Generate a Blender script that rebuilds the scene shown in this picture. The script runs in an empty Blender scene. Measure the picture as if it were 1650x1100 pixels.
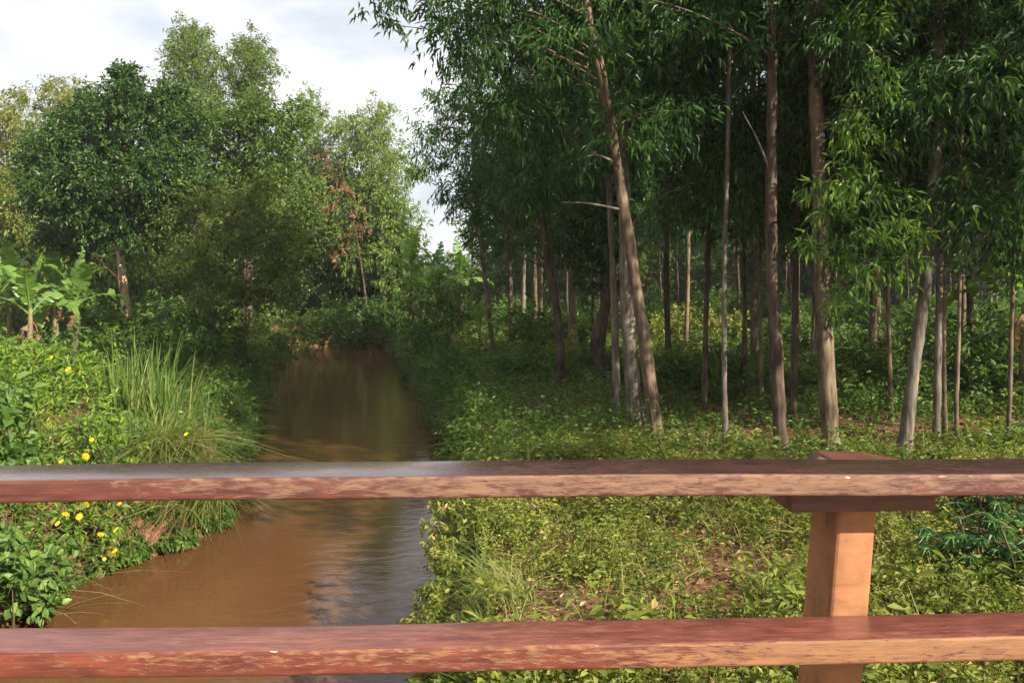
import bpy, bmesh, math, random
import numpy as np
from mathutils import Vector, Matrix

# ------------------------------------------------------------------ camera, sky, sun, exposure
SC = bpy.context.scene
COL = SC.collection
CAM_Z = 3.4            # eye height above the water
F = 1350.0             # focal length in pixels of a 1650 px wide picture
HOR = 470.0            # picture row of the horizon
cam_d = bpy.data.cameras.new('camera')
cam_d.sensor_width = 36.0
cam_d.lens = 36.0 * F / 1650.0
cam_d.shift_y = -(550.0 - HOR) / 1650.0
cam_d.clip_start = 0.05
cam_d.clip_end = 3000.0
cam = bpy.data.objects.new('camera', cam_d)
cam.location = (0, 0, CAM_Z)
cam.rotation_euler = (math.radians(90), 0, 0)
COL.objects.link(cam)
SC.camera = cam

SUN_EL = math.radians(31.0)
SUN_AZ = math.radians(132.0)       # clockwise from +Y
SUN_DIR = Vector((math.sin(SUN_AZ) * math.cos(SUN_EL), math.cos(SUN_AZ) * math.cos(SUN_EL), math.sin(SUN_EL)))
world = bpy.data.worlds.new('World')
SC.world = world
world.use_nodes = True
wn, wl = world.node_tree.nodes, world.node_tree.links
wn.clear()
w_out = wn.new('ShaderNodeOutputWorld')
w_bg = wn.new('ShaderNodeBackground')
w_bg.inputs['Strength'].default_value = 0.050
w_sky = wn.new('ShaderNodeTexSky')
w_sky.sky_type = 'NISHITA'
w_sky.sun_disc = False
w_sky.sun_elevation = SUN_EL
w_sky.sun_rotation = SUN_AZ
w_sky.air_density = 1.0
w_sky.dust_density = 1.5
w_tc = wn.new('ShaderNodeTexCoord')
w_map = wn.new('ShaderNodeMapping')
w_map.inputs['Scale'].default_value = (1.5, 1.5, 4.0)
w_map.inputs['Location'].default_value = (0.35, 0.2, 0.1)
w_no = wn.new('ShaderNodeTexNoise')
w_no.inputs['Scale'].default_value = 1.6
w_no.inputs['Detail'].default_value = 6.0
w_no.inputs['Roughness'].default_value = 0.55
w_rmp = wn.new('ShaderNodeValToRGB')
w_rmp.color_ramp.elements[0].position = 0.30
w_rmp.color_ramp.elements[0].color = (0.12, 0.12, 0.12, 1)
w_rmp.color_ramp.elements[1].position = 0.56
w_rmp.color_ramp.elements[1].color = (1, 1, 1, 1)
w_mix = wn.new('ShaderNodeMixRGB')
w_mix.inputs['Color2'].default_value = (9.2, 9.2, 9.35, 1)
wl.new(w_tc.outputs['Generated'], w_map.inputs['Vector'])
wl.new(w_map.outputs['Vector'], w_no.inputs['Vector'])
wl.new(w_no.outputs['Fac'], w_rmp.inputs['Fac'])
wl.new(w_rmp.outputs['Color'], w_mix.inputs['Fac'])
wl.new(w_sky.outputs['Color'], w_mix.inputs['Color1'])
wl.new(w_mix.outputs['Color'], w_bg.inputs['Color'])
wl.new(w_bg.outputs['Background'], w_out.inputs['Surface'])

sun_d = bpy.data.lights.new('sun', 'SUN')
sun_d.energy = 5.0
sun_d.angle = math.radians(0.55)
sun_d.color = (1.0, 0.91, 0.77)
sun = bpy.data.objects.new('sun', sun_d)
sun.rotation_euler = SUN_DIR.to_track_quat('Z', 'Y').to_euler()
sun.location = (30, -20, 40)
COL.objects.link(sun)

SC.view_settings.view_transform = 'Standard'
SC.view_settings.look = 'None'
SC.view_settings.exposure = 1.34
SC.view_settings.gamma = 1.0
SC.view_settings.use_curve_mapping = False
SC.render.engine = 'CYCLES'
cy = SC.cycles
cy.max_bounces = 6
cy.diffuse_bounces = 3
cy.glossy_bounces = 2
cy.transmission_bounces = 3
cy.transparent_max_bounces = 4
cy.use_denoising = True
cy.use_adaptive_sampling = True
cy.adaptive_threshold = 0.03
cy.sample_clamp_indirect = 6.0
cy.caustics_reflective = False
cy.caustics_refractive = False

rng = np.random.default_rng(11)
UP = np.array([0.0, 0.0, 1.0])


def W(px, py, d):
    """the point d metres ahead that the photograph shows at (px, py)"""
    return np.array([(px - 825.0) / F * d, d, CAM_Z - (py - HOR) / F * d])


# ------------------------------------------------------------------ materials
def new_mat(name):
    m = bpy.data.materials.new(name)
    m.use_nodes = True
    n = m.node_tree.nodes
    n.clear()
    return m, n, m.node_tree.links


def ramp(n, stops):
    r = n.new('ShaderNodeValToRGB')
    e = r.color_ramp.elements
    while len(e) < len(stops):
        e.new(0.5)
    for el, (p, c) in zip(e, stops):
        el.position = p
        el.color = (c[0], c[1], c[2], 1)
    return r


def leaf_mat(name, dark, mid, light, trans=0.35, rough=0.45, spec=0.35, tcol=None, straw=None):
    """leaf: per-leaf tint 'v' picks the colour; light also passes through the blade"""
    m, n, l = new_mat(name)
    out = n.new('ShaderNodeOutputMaterial')
    at = n.new('ShaderNodeAttribute')
    at.attribute_name = 'v'
    r = ramp(n, [(0.0, dark), (0.5, mid), (0.9, light), (1.0, straw or light)])
    l.new(at.outputs['Fac'], r.inputs['Fac'])
    p = n.new('ShaderNodeBsdfPrincipled')
    p.inputs['Roughness'].default_value = rough
    p.inputs['Specular IOR Level'].default_value = spec
    l.new(r.outputs['Color'], p.inputs['Base Color'])
    t = n.new('ShaderNodeBsdfTranslucent')
    mul = n.new('ShaderNodeMixRGB')
    mul.blend_type = 'MULTIPLY'
    mul.inputs['Fac'].default_value = 1.0
    tc = tcol or (1.5, 1.5, 0.6)
    mul.inputs['Color2'].default_value = (tc[0], tc[1], tc[2], 1)
    l.new(r.outputs['Color'], mul.inputs['Color1'])
    l.new(mul.outputs['Color'], t.inputs['Color'])
    mx = n.new('ShaderNodeMixShader')
    mx.inputs['Fac'].default_value = trans
    l.new(p.outputs['BSDF'], mx.inputs[1])
    l.new(t.outputs['BSDF'], mx.inputs[2])
    l.new(mx.outputs['Shader'], out.inputs['Surface'])
    return m


def bark_mat(name, c1, c2, c3, scale=6.0, stretch=0.18, bump=0.4, rough=0.85):
    m, n, l = new_mat(name)
    out = n.new('ShaderNodeOutputMaterial')
    p = n.new('ShaderNodeBsdfPrincipled')
    p.inputs['Roughness'].default_value = rough
    p.inputs['Specular IOR Level'].default_value = 0.15
    tc = n.new('ShaderNodeTexCoord')
    mp = n.new('ShaderNodeMapping')
    mp.inputs['Scale'].default_value = (1, 1, stretch)
    l.new(tc.outputs['Object'], mp.inputs['Vector'])
    a = n.new('ShaderNodeTexNoise')
    a.inputs['Scale'].default_value = scale * 3
    a.inputs['Detail'].default_value = 6
    l.new(mp.outputs['Vector'], a.inputs['Vector'])
    b = n.new('ShaderNodeTexNoise')
    b.inputs['Scale'].default_value = scale * 0.35
    b.inputs['Detail'].default_value = 3
    l.new(tc.outputs['Object'], b.inputs['Vector'])
    r = ramp(n, [(0.36, c1), (0.49, c2), (0.63, c3)])
    mx = n.new('ShaderNodeMath')
    mx.operation = 'MULTIPLY_ADD'
    mx.inputs[1].default_value = 0.55
    l.new(a.outputs['Fac'], mx.inputs[0])
    m2 = n.new('ShaderNodeMath')
    m2.operation = 'MULTIPLY'
    m2.inputs[1].default_value = 0.45
    l.new(b.outputs['Fac'], m2.inputs[0])
    l.new(m2.outputs[0], mx.inputs[2])
    l.new(mx.outputs[0], r.inputs['Fac'])
    l.new(r.outputs['Color'], p.inputs['Base Color'])
    bp = n.new('ShaderNodeBump')
    bp.inputs['Strength'].default_value = min(1.0, bump * 2.0)
    bp.inputs['Distance'].default_value = 0.03
    l.new(a.outputs['Fac'], bp.inputs['Height'])
    l.new(bp.outputs['Normal'], p.inputs['Normal'])
    l.new(p.outputs['BSDF'], out.inputs['Surface'])
    return m


M = {}
M['euc'] = leaf_mat('eucalyptus_leaf', (0.022, 0.060, 0.016), (0.042, 0.105, 0.022), (0.10, 0.18, 0.04), 0.36, 0.42, 0.32)
M['euc_bright'] = leaf_mat('young_eucalyptus_leaf', (0.04, 0.10, 0.016), (0.085, 0.18, 0.028), (0.20, 0.29, 0.065), 0.42, 0.40, 0.36)
M['dark_leaf'] = leaf_mat('glossy_dark_leaf', (0.018, 0.050, 0.012), (0.036, 0.085, 0.016), (0.11, 0.155, 0.03), 0.26, 0.42, 0.36)
M['olive'] = leaf_mat('olive_leaf', (0.060, 0.100, 0.022), (0.12, 0.175, 0.038), (0.21, 0.25, 0.07), 0.36, 0.5, 0.3)
M['mid_leaf'] = leaf_mat('mid_green_leaf', (0.04, 0.080, 0.016), (0.08, 0.135, 0.025), (0.16, 0.21, 0.045), 0.34, 0.45, 0.32)
M['pale_leaf'] = leaf_mat('pale_green_leaf', (0.075, 0.125, 0.024), (0.135, 0.20, 0.036), (0.22, 0.28, 0.065), 0.36, 0.5, 0.3)
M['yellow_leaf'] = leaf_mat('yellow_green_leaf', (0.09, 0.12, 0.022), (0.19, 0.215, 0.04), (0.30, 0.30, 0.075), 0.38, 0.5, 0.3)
M['rust_leaf'] = leaf_mat('rusty_leaf', (0.11, 0.065, 0.03), (0.22, 0.11, 0.05), (0.26, 0.18, 0.07), 0.3, 0.5, 0.3, (1.4, 1.1, 0.8))
M['shrub'] = leaf_mat('flower_shrub_leaf', (0.055, 0.115, 0.014), (0.12, 0.21, 0.022), (0.23, 0.30, 0.045), 0.38, 0.5, 0.3)
M['vine'] = leaf_mat('vine_leaf', (0.05, 0.11, 0.022), (0.11, 0.19, 0.035), (0.19, 0.28, 0.06), 0.36, 0.5, 0.35)
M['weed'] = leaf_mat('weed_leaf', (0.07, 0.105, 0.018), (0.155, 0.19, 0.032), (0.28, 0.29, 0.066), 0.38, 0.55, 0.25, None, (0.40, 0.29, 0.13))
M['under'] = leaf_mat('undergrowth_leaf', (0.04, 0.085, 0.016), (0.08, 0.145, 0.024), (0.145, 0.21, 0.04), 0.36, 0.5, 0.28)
M['cassava'] = leaf_mat('cassava_leaf', (0.03, 0.085, 0.024), (0.055, 0.135, 0.032), (0.11, 0.20, 0.05), 0.30, 0.45, 0.35)
M['grass'] = leaf_mat('grass_blade', (0.06, 0.115, 0.022), (0.12, 0.185, 0.036), (0.33, 0.30, 0.11), 0.36, 0.5, 0.3)
M['dry'] = leaf_mat('dry_leaf', (0.10, 0.055, 0.03), (0.25, 0.15, 0.08), (0.45, 0.33, 0.19), 0.2, 0.7, 0.2, (1.2, 1.1, 0.8))
M['banana'] = leaf_mat('banana_leaf', (0.06, 0.14, 0.024), (0.12, 0.22, 0.04), (0.20, 0.30, 0.08), 0.42, 0.38, 0.4)
M['banana_dry'] = leaf_mat('dry_banana_leaf', (0.14, 0.08, 0.04), (0.24, 0.15, 0.08), (0.33, 0.22, 0.12), 0.2, 0.8, 0.1, (1.2, 1.1, 0.8))
M['petal'] = leaf_mat('yellow_petal', (0.62, 0.36, 0.01), (0.80, 0.56, 0.015), (0.85, 0.66, 0.04), 0.25, 0.6, 0.2, (1.1, 1.0, 0.4))
M['bark_dark'] = bark_mat('dark_bark', (0.03, 0.02, 0.015), (0.065, 0.045, 0.033), (0.13, 0.092, 0.066))
M['bark_grey'] = bark_mat('grey_bark', (0.055, 0.045, 0.036), (0.115, 0.096, 0.075), (0.21, 0.175, 0.135), bump=0.25)
M['bark_tan'] = bark_mat('tan_bark', (0.052, 0.036, 0.024), (0.12, 0.086, 0.058), (0.21, 0.158, 0.108), bump=0.25)
M['bark_brown'] = bark_mat('brown_bark', (0.045, 0.028, 0.019), (0.10, 0.068, 0.046), (0.20, 0.145, 0.10), bump=0.35)
M['bark_peel'] = bark_mat('peeling_bark', (0.16, 0.09, 0.05), (0.42, 0.28, 0.17), (0.66, 0.54, 0.40), scale=3.5, bump=0.7)
M['stem'] = bark_mat('banana_stem', (0.06, 0.04, 0.025), (0.17, 0.13, 0.07), (0.27, 0.26, 0.12), scale=3.0, bump=0.3, rough=0.6)


def soil_mat():
    m, n, l = new_mat('soil')
    out = n.new('ShaderNodeOutputMaterial')
    p = n.new('ShaderNodeBsdfPrincipled')
    p.inputs['Roughness'].default_value = 0.95
    p.inputs['Specular IOR Level'].default_value = 0.1
    tc = n.new('ShaderNodeTexCoord')
    a = n.new('ShaderNodeTexNoise')
    a.inputs['Scale'].default_value = 1.1
    a.inputs['Detail'].default_value = 8
    a.inputs['Roughness'].default_value = 0.65
    b = n.new('ShaderNodeTexNoise')
    b.inputs['Scale'].default_value = 22
    b.inputs['Detail'].default_value = 6
    l.new(tc.outputs['Object'], a.inputs['Vector'])
    l.new(tc.outputs['Object'], b.inputs['Vector'])
    r1 = ramp(n, [(0.3, (0.065, 0.036, 0.02)), (0.55, (0.18, 0.095, 0.052)), (0.75, (0.26, 0.15, 0.085))])
    r2 = ramp(n, [(0.35, (0.5, 0.5, 0.5)), (0.7, (1.3, 1.25, 1.15))])
    l.new(a.outputs['Fac'], r1.inputs['Fac'])
    l.new(b.outputs['Fac'], r2.inputs['Fac'])
    mm = n.new('ShaderNodeMixRGB')
    mm.blend_type = 'MULTIPLY'
    mm.inputs['Fac'].default_value = 0.8
    l.new(r1.outputs['Color'], mm.inputs['Color1'])
    l.new(r2.outputs['Color'], mm.inputs['Color2'])
    l.new(mm.outputs['Color'], p.inputs['Base Color'])
    bp = n.new('ShaderNodeBump')
    bp.inputs['Strength'].default_value = 0.8
    bp.inputs['Distance'].default_value = 0.05
    l.new(b.outputs['Fac'], bp.inputs['Height'])
    l.new(bp.outputs['Normal'], p.inputs['Normal'])
    l.new(p.outputs['BSDF'], out.inputs['Surface'])
    return m


def water_mat():
    m, n, l = new_mat('muddy_water')
    out = n.new('ShaderNodeOutputMaterial')
    p = n.new('ShaderNodeBsdfPrincipled')
    p.inputs['Roughness'].default_value = 0.035
    p.inputs['IOR'].default_value = 1.33
    p.inputs['Specular IOR Level'].default_value = 0.5
    tc = n.new('ShaderNodeTexCoord')
    c = n.new('ShaderNodeTexNoise')
    c.inputs['Scale'].default_value = 0.7
    c.inputs['Detail'].default_value = 4
    mpc = n.new('ShaderNodeMapping')
    mpc.inputs['Scale'].default_value = (1.0, 0.35, 1)
    mpc.inputs['Rotation'].default_value = (0, 0, 0.1)
    l.new(tc.outputs['Object'], mpc.inputs['Vector'])
    l.new(mpc.outputs['Vector'], c.inputs['Vector'])
    r = ramp(n, [(0.3, (0.086, 0.037, 0.015)), (0.7, (0.112, 0.051, 0.022))])
    l.new(c.outputs['Fac'], r.inputs['Fac'])
    l.new(r.outputs['Color'], p.inputs['Base Color'])
    mp = n.new('ShaderNodeMapping')
    mp.inputs['Scale'].default_value = (1.0, 1.7, 1)
    mp.inputs['Rotation'].default_value = (0, 0, -0.45)
    l.new(tc.outputs['Object'], mp.inputs['Vector'])
    a = n.new('ShaderNodeTexNoise')
    a.inputs['Scale'].default_value = 2.6
    a.inputs['Detail'].default_value = 5
    a.inputs['Roughness'].default_value = 0.55
    a.inputs['Distortion'].default_value = 0.6
    l.new(mp.outputs['Vector'], a.inputs['Vector'])
    bp = n.new('ShaderNodeBump')
    bp.inputs['Strength'].default_value = 0.5
    bp.inputs['Distance'].default_value = 0.015
    l.new(a.outputs['Fac'], bp.inputs['Height'])
    l.new(bp.outputs['Normal'], p.inputs['Normal'])
    l.new(p.outputs['BSDF'], out.inputs['Surface'])
    return m


def paint_mat(name, paint, primer, thr, rough, seed=0.0, white=True, soft=0.03, coat=0.0, grad=0.0, stretch=(1.0, 3.0, 4.5)):
    """old oil paint flaked off in streaks along the rail, primer and dust showing beneath"""
    m, n, l = new_mat(name)
    out = n.new('ShaderNodeOutputMaterial')
    p = n.new('ShaderNodeBsdfPrincipled')
    p.inputs['Coat Weight'].default_value = coat
    p.inputs['Coat Roughness'].default_value = 0.16
    tc = n.new('ShaderNodeTexCoord')
    mp = n.new('ShaderNodeMapping')
    mp.inputs['Scale'].default_value = stretch
    mp.inputs['Location'].default_value = (seed, seed * 1.7, 0)
    l.new(tc.outputs['Object'], mp.inputs['Vector'])
    a = n.new('ShaderNodeTexNoise')
    a.inputs['Scale'].default_value = 24
    a.inputs['Detail'].default_value = 10
    a.inputs['Roughness'].default_value = 0.68
    l.new(mp.outputs['Vector'], a.inputs['Vector'])
    b = n.new('ShaderNodeTexNoise')
    b.inputs['Scale'].default_value = 1.1
    b.inputs['Detail'].default_value = 2
    l.new(mp.outputs['Vector'], b.inputs['Vector'])
    sm = n.new('ShaderNodeMath')
    sm.operation = 'MULTIPLY_ADD'
    sm.inputs[1].default_value = 0.7
    l.new(b.outputs['Fac'], sm.inputs[0])
    l.new(a.outputs['Fac'], sm.inputs[2])
    msk = ramp(n, [(max(0, (thr - soft)), (0, 0, 0)), (thr + soft, (1, 1, 1))])
    hf = n.new('ShaderNodeMath')
    hf.operation = 'MULTIPLY'
    hf.inputs[1].default_value = 0.6
    l.new(sm.outputs[0], hf.inputs[0])
    sx = n.new('ShaderNodeSeparateXYZ')
    l.new(tc.outputs['Object'], sx.inputs[0])
    gr = n.new('ShaderNodeMath')
    gr.operation = 'MULTIPLY_ADD'
    gr.inputs[1].default_value = grad
    l.new(sx.outputs['X'], gr.inputs[0])
    l.new(hf.outputs[0], gr.inputs[2])
    l.new(gr.outputs[0], msk.inputs['Fac'])
    v = n.new('ShaderNodeTexNoise')
    v.inputs['Scale'].default_value = 14
    v.inputs['Detail'].default_value = 6
    l.new(mp.outputs['Vector'], v.inputs['Vector'])
    rp = ramp(n, [(0.3, tuple(x * 0.6 for x in paint)), (0.6, paint), (0.8, tuple(min(1, x * 1.35) for x in paint))])
    rq = ramp(n, [(0.3, tuple(x * 0.72 for x in primer)), (0.7, primer)])
    l.new(v.outputs['Fac'], rp.inputs['Fac'])
    l.new(v.outputs['Fac'], rq.inputs['Fac'])
    mx = n.new('ShaderNodeMixRGB')
    l.new(msk.outputs['Color'], mx.inputs['Fac'])
    l.new(rp.outputs['Color'], mx.inputs['Color1'])
    l.new(rq.outputs['Color'], mx.inputs['Color2'])
    col = mx.outputs['Color']
    if white:
        w = n.new('ShaderNodeTexNoise')
        w.inputs['Scale'].default_value = 26
        w.inputs['Detail'].default_value = 3
        l.new(mp.outputs['Vector'], w.inputs['Vector'])
        wr = ramp(n, [(0.74, (0, 0, 0)), (0.77, (1, 1, 1))])
        l.new(w.outputs['Fac'], wr.inputs['Fac'])
        m2 = n.new('ShaderNodeMixRGB')
        m2.inputs['Color2'].default_value = (0.62, 0.52, 0.44, 1)
        l.new(wr.outputs['Color'], m2.inputs['Fac'])
        l.new(col, m2.inputs['Color1'])
        col = m2.outputs['Color']
    gmp = n.new('ShaderNodeMapping')
    gmp.inputs['Scale'].default_value = (stretch[0] * 0.9, stretch[1] * 6.0, stretch[2] * 5.0)
    l.new(tc.outputs['Object'], gmp.inputs['Vector'])
    gn = n.new('ShaderNodeTexNoise')
    gn.inputs['Scale'].default_value = 7
    gn.inputs['Detail'].default_value = 9
    gn.inputs['Roughness'].default_value = 0.7
    l.new(gmp.outputs['Vector'], gn.inputs['Vector'])
    gr2 = ramp(n, [(0.33, (0.42, 0.38, 0.36)), (0.52, (1, 1, 1)), (0.75, (1.15, 1.15, 1.2))])
    l.new(gn.outputs['Fac'], gr2.inputs['Fac'])
    gm = n.new('ShaderNodeMixRGB')
    gm.blend_type = 'MULTIPLY'
    gm.inputs['Fac'].default_value = 0.75
    l.new(col, gm.inputs['Color1'])
    l.new(gr2.outputs['Color'], gm.inputs['Color2'])
    col = gm.outputs['Color']
    l.new(col, p.inputs['Base Color'])
    rr = n.new('ShaderNodeMath')
    rr.operation = 'MULTIPLY_ADD'
    rr.inputs[1].default_value = 0.35
    rr.inputs[2].default_value = rough
    l.new(msk.outputs['Color'], rr.inputs[0])
    l.new(rr.outputs[0], p.inputs['Roughness'])
    bp = n.new('ShaderNodeBump')
    bp.invert = True
    bp.inputs['Strength'].default_value = 0.5
    bp.inputs['Distance'].default_value = 0.002
    l.new(msk.outputs['Color'], bp.inputs['Height'])
    bp2 = n.new('ShaderNodeBump')
    bp2.inputs['Strength'].default_value = 0.35
    bp2.inputs['Distance'].default_value = 0.003
    l.new(gn.outputs['Fac'], bp2.inputs['Height'])
    l.new(bp.outputs['Normal'], bp2.inputs['Normal'])
    l.new(bp2.outputs['Normal'], p.inputs['Normal'])
    l.new(p.outputs['BSDF'], out.inputs['Surface'])
    return m


def concrete_mat():
    m, n, l = new_mat('deck_concrete')
    out = n.new('ShaderNodeOutputMaterial')
    p = n.new('ShaderNodeBsdfPrincipled')
    p.inputs['Roughness'].default_value = 0.9
    tc = n.new('ShaderNodeTexCoord')
    a = n.new('ShaderNodeTexNoise')
    a.inputs['Scale'].default_value = 3
    a.inputs['Detail'].default_value = 8
    l.new(tc.outputs['Object'], a.inputs['Vector'])
    r = ramp(n, [(0.3, (0.16, 0.11, 0.08)), (0.7, (0.30, 0.23, 0.17))])
    l.new(a.outputs['Fac'], r.inputs['Fac'])
    l.new(r.outputs['Color'], p.inputs['Base Color'])
    l.new(p.outputs['BSDF'], out.inputs['Surface'])
    return m


# ------------------------------------------------------------------ mesh helpers
class Geo:
    """collects blocks of vertices and faces, builds one mesh"""

    def __init__(self):
        self.V, self.Fs, self.A, self.MI, self.n = [], [], [], [], 0

    def add(self, V, Fc, v=0.5, mi=0):
        V = np.asarray(V, dtype=np.float64).reshape(-1, 3)
        Fc = np.asarray(Fc, dtype=np.int64)
        if len(V) == 0:
            return
        self.V.append(V)
        self.Fs.append(Fc + self.n)
        self.A.append(np.broadcast_to(np.asarray(v, dtype=np.float64), (len(V),)).copy())
        self.MI.append(np.full(len(Fc), mi))
        self.n += len(V)

    def mesh(self, name, mats, smooth=False, origin=None):
        V = np.concatenate(self.V)
        if origin is not None:
            V = V - np.asarray(origin)
        me = bpy.data.meshes.new(name)
        me.vertices.add(len(V))
        me.vertices.foreach_set('co', V.astype(np.float32).ravel())
        tot = np.concatenate([np.full(len(f), f.shape[1]) for f in self.Fs])
        loops = np.concatenate([f.ravel() for f in self.Fs])
        me.loops.add(len(loops))
        me.loops.foreach_set('vertex_index', loops.astype(np.int32))
        me.polygons.add(len(tot))
        st = np.concatenate([[0], np.cumsum(tot)[:-1]])
        me.polygons.foreach_set('loop_start', st.astype(np.int32))
        me.polygons.foreach_set('loop_total', tot.astype(np.int32))
        me.polygons.foreach_set('material_index', np.concatenate(self.MI).astype(np.int32))
        me.polygons.foreach_set('use_smooth', np.full(len(tot), smooth))
        for m in mats:
            me.materials.append(m)
        me.update(calc_edges=True)
        at = me.attributes.new('v', 'FLOAT', 'POINT')
        at.data.foreach_set('value', np.concatenate(self.A).astype(np.float32))
        return me


def unit(a):
    return a / (np.linalg.norm(a, axis=-1, keepdims=True) + 1e-9)


def rand_unit(n):
    return unit(rng.normal(size=(n, 3)))


# leaf blades in unit space: x along the blade, y across, z up from the blade
LANCE = (np.array([[0, 0, 0], [.38, .5, .10], [1, 0, -.12], [.38, -.5, .10]]), np.array([[0, 1, 2], [0, 2, 3]]))
STALK = (np.array([[0, -.5, 0], [0, .5, 0], [1, .2, 0], [1, -.2, 0]]), np.array([[0, 1, 2, 3]]))
OVATE = (np.array([[0, 0, 0], [.28, .5, .10], [.68, .40, .05], [1, 0, -.14], [.68, -.40, .05], [.28, -.5, .10]]),
         np.array([[0, 1, 2, 3], [0, 3, 4, 5]]))


def leaves(geo, pos, d, length, width, v, tmpl=LANCE, roll=None, mi=0):
    n = len(pos)
    if n == 0:
        return
    d = unit(d)
    s = np.cross(d, UP + 0.02 * rng.normal(size=(n, 3)))
    s = unit(s)
    nn = np.cross(s, d)
    if roll is None:
        roll = rng.normal(0, 0.7, n)
    c, si = np.cos(roll)[:, None], np.sin(roll)[:, None]
    s2 = s * c + nn * si
    n2 = nn * c - s * si
    tv, tf = tmpl
    length = np.broadcast_to(length, (n,))[:, None, None]
    width = np.broadcast_to(width, (n,))[:, None, None]
    V = pos[:, None, :] + tv[None, :, 0:1] * d[:, None, :] * length + tv[None, :, 1:2] * s2[:, None, :] * width \
        + tv[None, :, 2:3] * n2[:, None, :] * length
    k = len(tv)
    Fc = tf[None] + (np.arange(n) * k)[:, None, None]
    geo.add(V.reshape(-1, 3), Fc.reshape(-1, tf.shape[1]), np.repeat(np.clip(v, 0, 1), k), mi)


def tube(geo, path, radii, sides=8, mi=0, jitter=0.0, cap=True):
    path = np.asarray(path, float)
    radii = np.asarray(radii, float)
    k = len(path)
    tan = unit(np.gradient(path, axis=0))
    ref = np.array([0.3, 1.0, 0.1]) if abs(tan[0][2]) > 0.6 else UP
    a = unit(np.cross(tan, ref))
    b = np.cross(tan, a)
    th = np.linspace(0, 2 * math.pi, sides, endpoint=False)
    r = radii[:, None] * (1 + (rng.normal(0, jitter, (k, sides)) if jitter else 0))
    V = path[:, None, :] + r[..., None] * (np.cos(th)[None, :, None] * a[:, None, :] + np.sin(th)[None, :, None] * b[:, None, :])
    i = np.arange(k - 1)[:, None] * sides
    j = np.arange(sides)[None, :]
    j2 = (j + 1) % sides
    Fc = np.stack([i + j, i + sides + j, i + sides + j2, i + j2], -1).reshape(-1, 4)
    geo.add(V.reshape(-1, 3), Fc, 0.5, mi)


def curve_pts(pts, n):
    """smooth path through control points (Catmull-Rom)"""
    P = np.asarray(pts, float)
    P = np.vstack([2 * P[0] - P[1], P, 2 * P[-1] - P[-2]])
    seg = len(P) - 3
    out = []
    for t in np.linspace(0, seg - 1e-6, n):
        i = int(t)
        u = t - i
        p0, p1, p2, p3 = P[i:i + 4]
        out.append(0.5 * ((2 * p1) + (-p0 + p2) * u + (2 * p0 - 5 * p1 + 4 * p2 - p3) * u * u + (-p0 + 3 * p1 - 3 * p2 + p3) * u ** 3))
    return np.array(out)


def link(name, me, parent=None):
    o = bpy.data.objects.new(name, me)
    COL.objects.link(o)
    if parent:
        o.parent = parent
    return o


def tag(o, label=None, cat=None, group=None, kind=None):
    if label:
        o['label'] = label
    if cat:
        o['category'] = cat
    if group:
        o['group'] = group
    if kind:
        o['kind'] = kind
    return o


def empty(name, loc, rz=0.0):
    o = bpy.data.objects.new(name, None)
    o.location = loc
    o.rotation_euler = (0, 0, rz)
    o.empty_display_size = 0.2
    COL.objects.link(o)
    return o


def copy_tree(root, loc, rz=0.0, scale=1.0):
    r = root.copy()
    COL.objects.link(r)
    r.location = loc
    r.rotation_euler = (0, 0, rz)
    r.scale = (scale, scale, scale) if np.isscalar(scale) else scale
    for ch in list(root.children):
        c = ch.copy()
        COL.objects.link(c)
        c.parent = r
        for g in list(ch.children):
            d = g.copy()
            COL.objects.link(d)
            d.parent = c
    return r


# ------------------------------------------------------------------ terrain and river
RY = [-60, 4, 8.7, 12, 17, 26, 35, 47, 52, 58, 63, 400]
RX = [-0.5, -0.62, -0.80, -1.05, -1.5, -2.9, -4.7, -6.6, -11, -45, -160, -160]
LY = [-60, 4, 8.0, 9.6, 10.4, 11.2, 12, 13.5, 17, 22, 28, 35, 41, 44, 47, 51, 400]
LX = [-5.2, -5.0, -4.9, -4.85, -4.55, -4.2, -4.05, -4.3, -5.15, -6.5, -8.3, -10.3, -10.9, -14, -40, -170, -170]


def smooth(t):
    t = np.clip(t, 0, 1)
    return t * t * (3 - 2 * t)


def lumps(x, y, s, seed):
    r = np.random.default_rng(seed)
    z = 0
    for k in range(5):
        a = r.uniform(0, 6.28)
        f = s * r.uniform(0.6, 1.6)
        z = z + np.sin((x * math.cos(a) + y * math.sin(a)) * f + r.uniform(0, 6.28))
    return z / 5


def ground_z(x, y):
    x = np.asarray(x, float)
    y = np.asarray(y, float)
    wob = 0.18 * lumps(x, y, 2.2, 5)
    dr = x - np.interp(y, RY, RX) + wob
    dl = np.interp(y, LY, LX) - x + wob
    zr = 1.0 + 0.10 * lumps(x, y, 0.9, 1) + 0.04 * lumps(x, y, 3.0, 2) + 0.5 * smooth((y - 25) / 60.0)
    zl = 1.05 + 0.10 * lumps(x, y, 0.8, 3) + 0.04 * lumps(x, y, 3.0, 4) + 0.35 * smooth((dl - 1) / 8.0) + 0.4 * smooth((y - 25) / 60.0)
    br = smooth(dr / 0.55)
    bl = smooth(dl / 0.6)
    return -0.7 + (zr + 0.7) * br + (zl + 0.7) * bl


def ground_at(x, y):
    return float(ground_z(np.array([x]), np.array([y]))[0])


def axis(*segs):
    out = []
    for a, b, s in segs:
        out.append(np.arange(a, b, s))
    return np.concatenate(out + [np.array([segs[-1][1]])])


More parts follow.
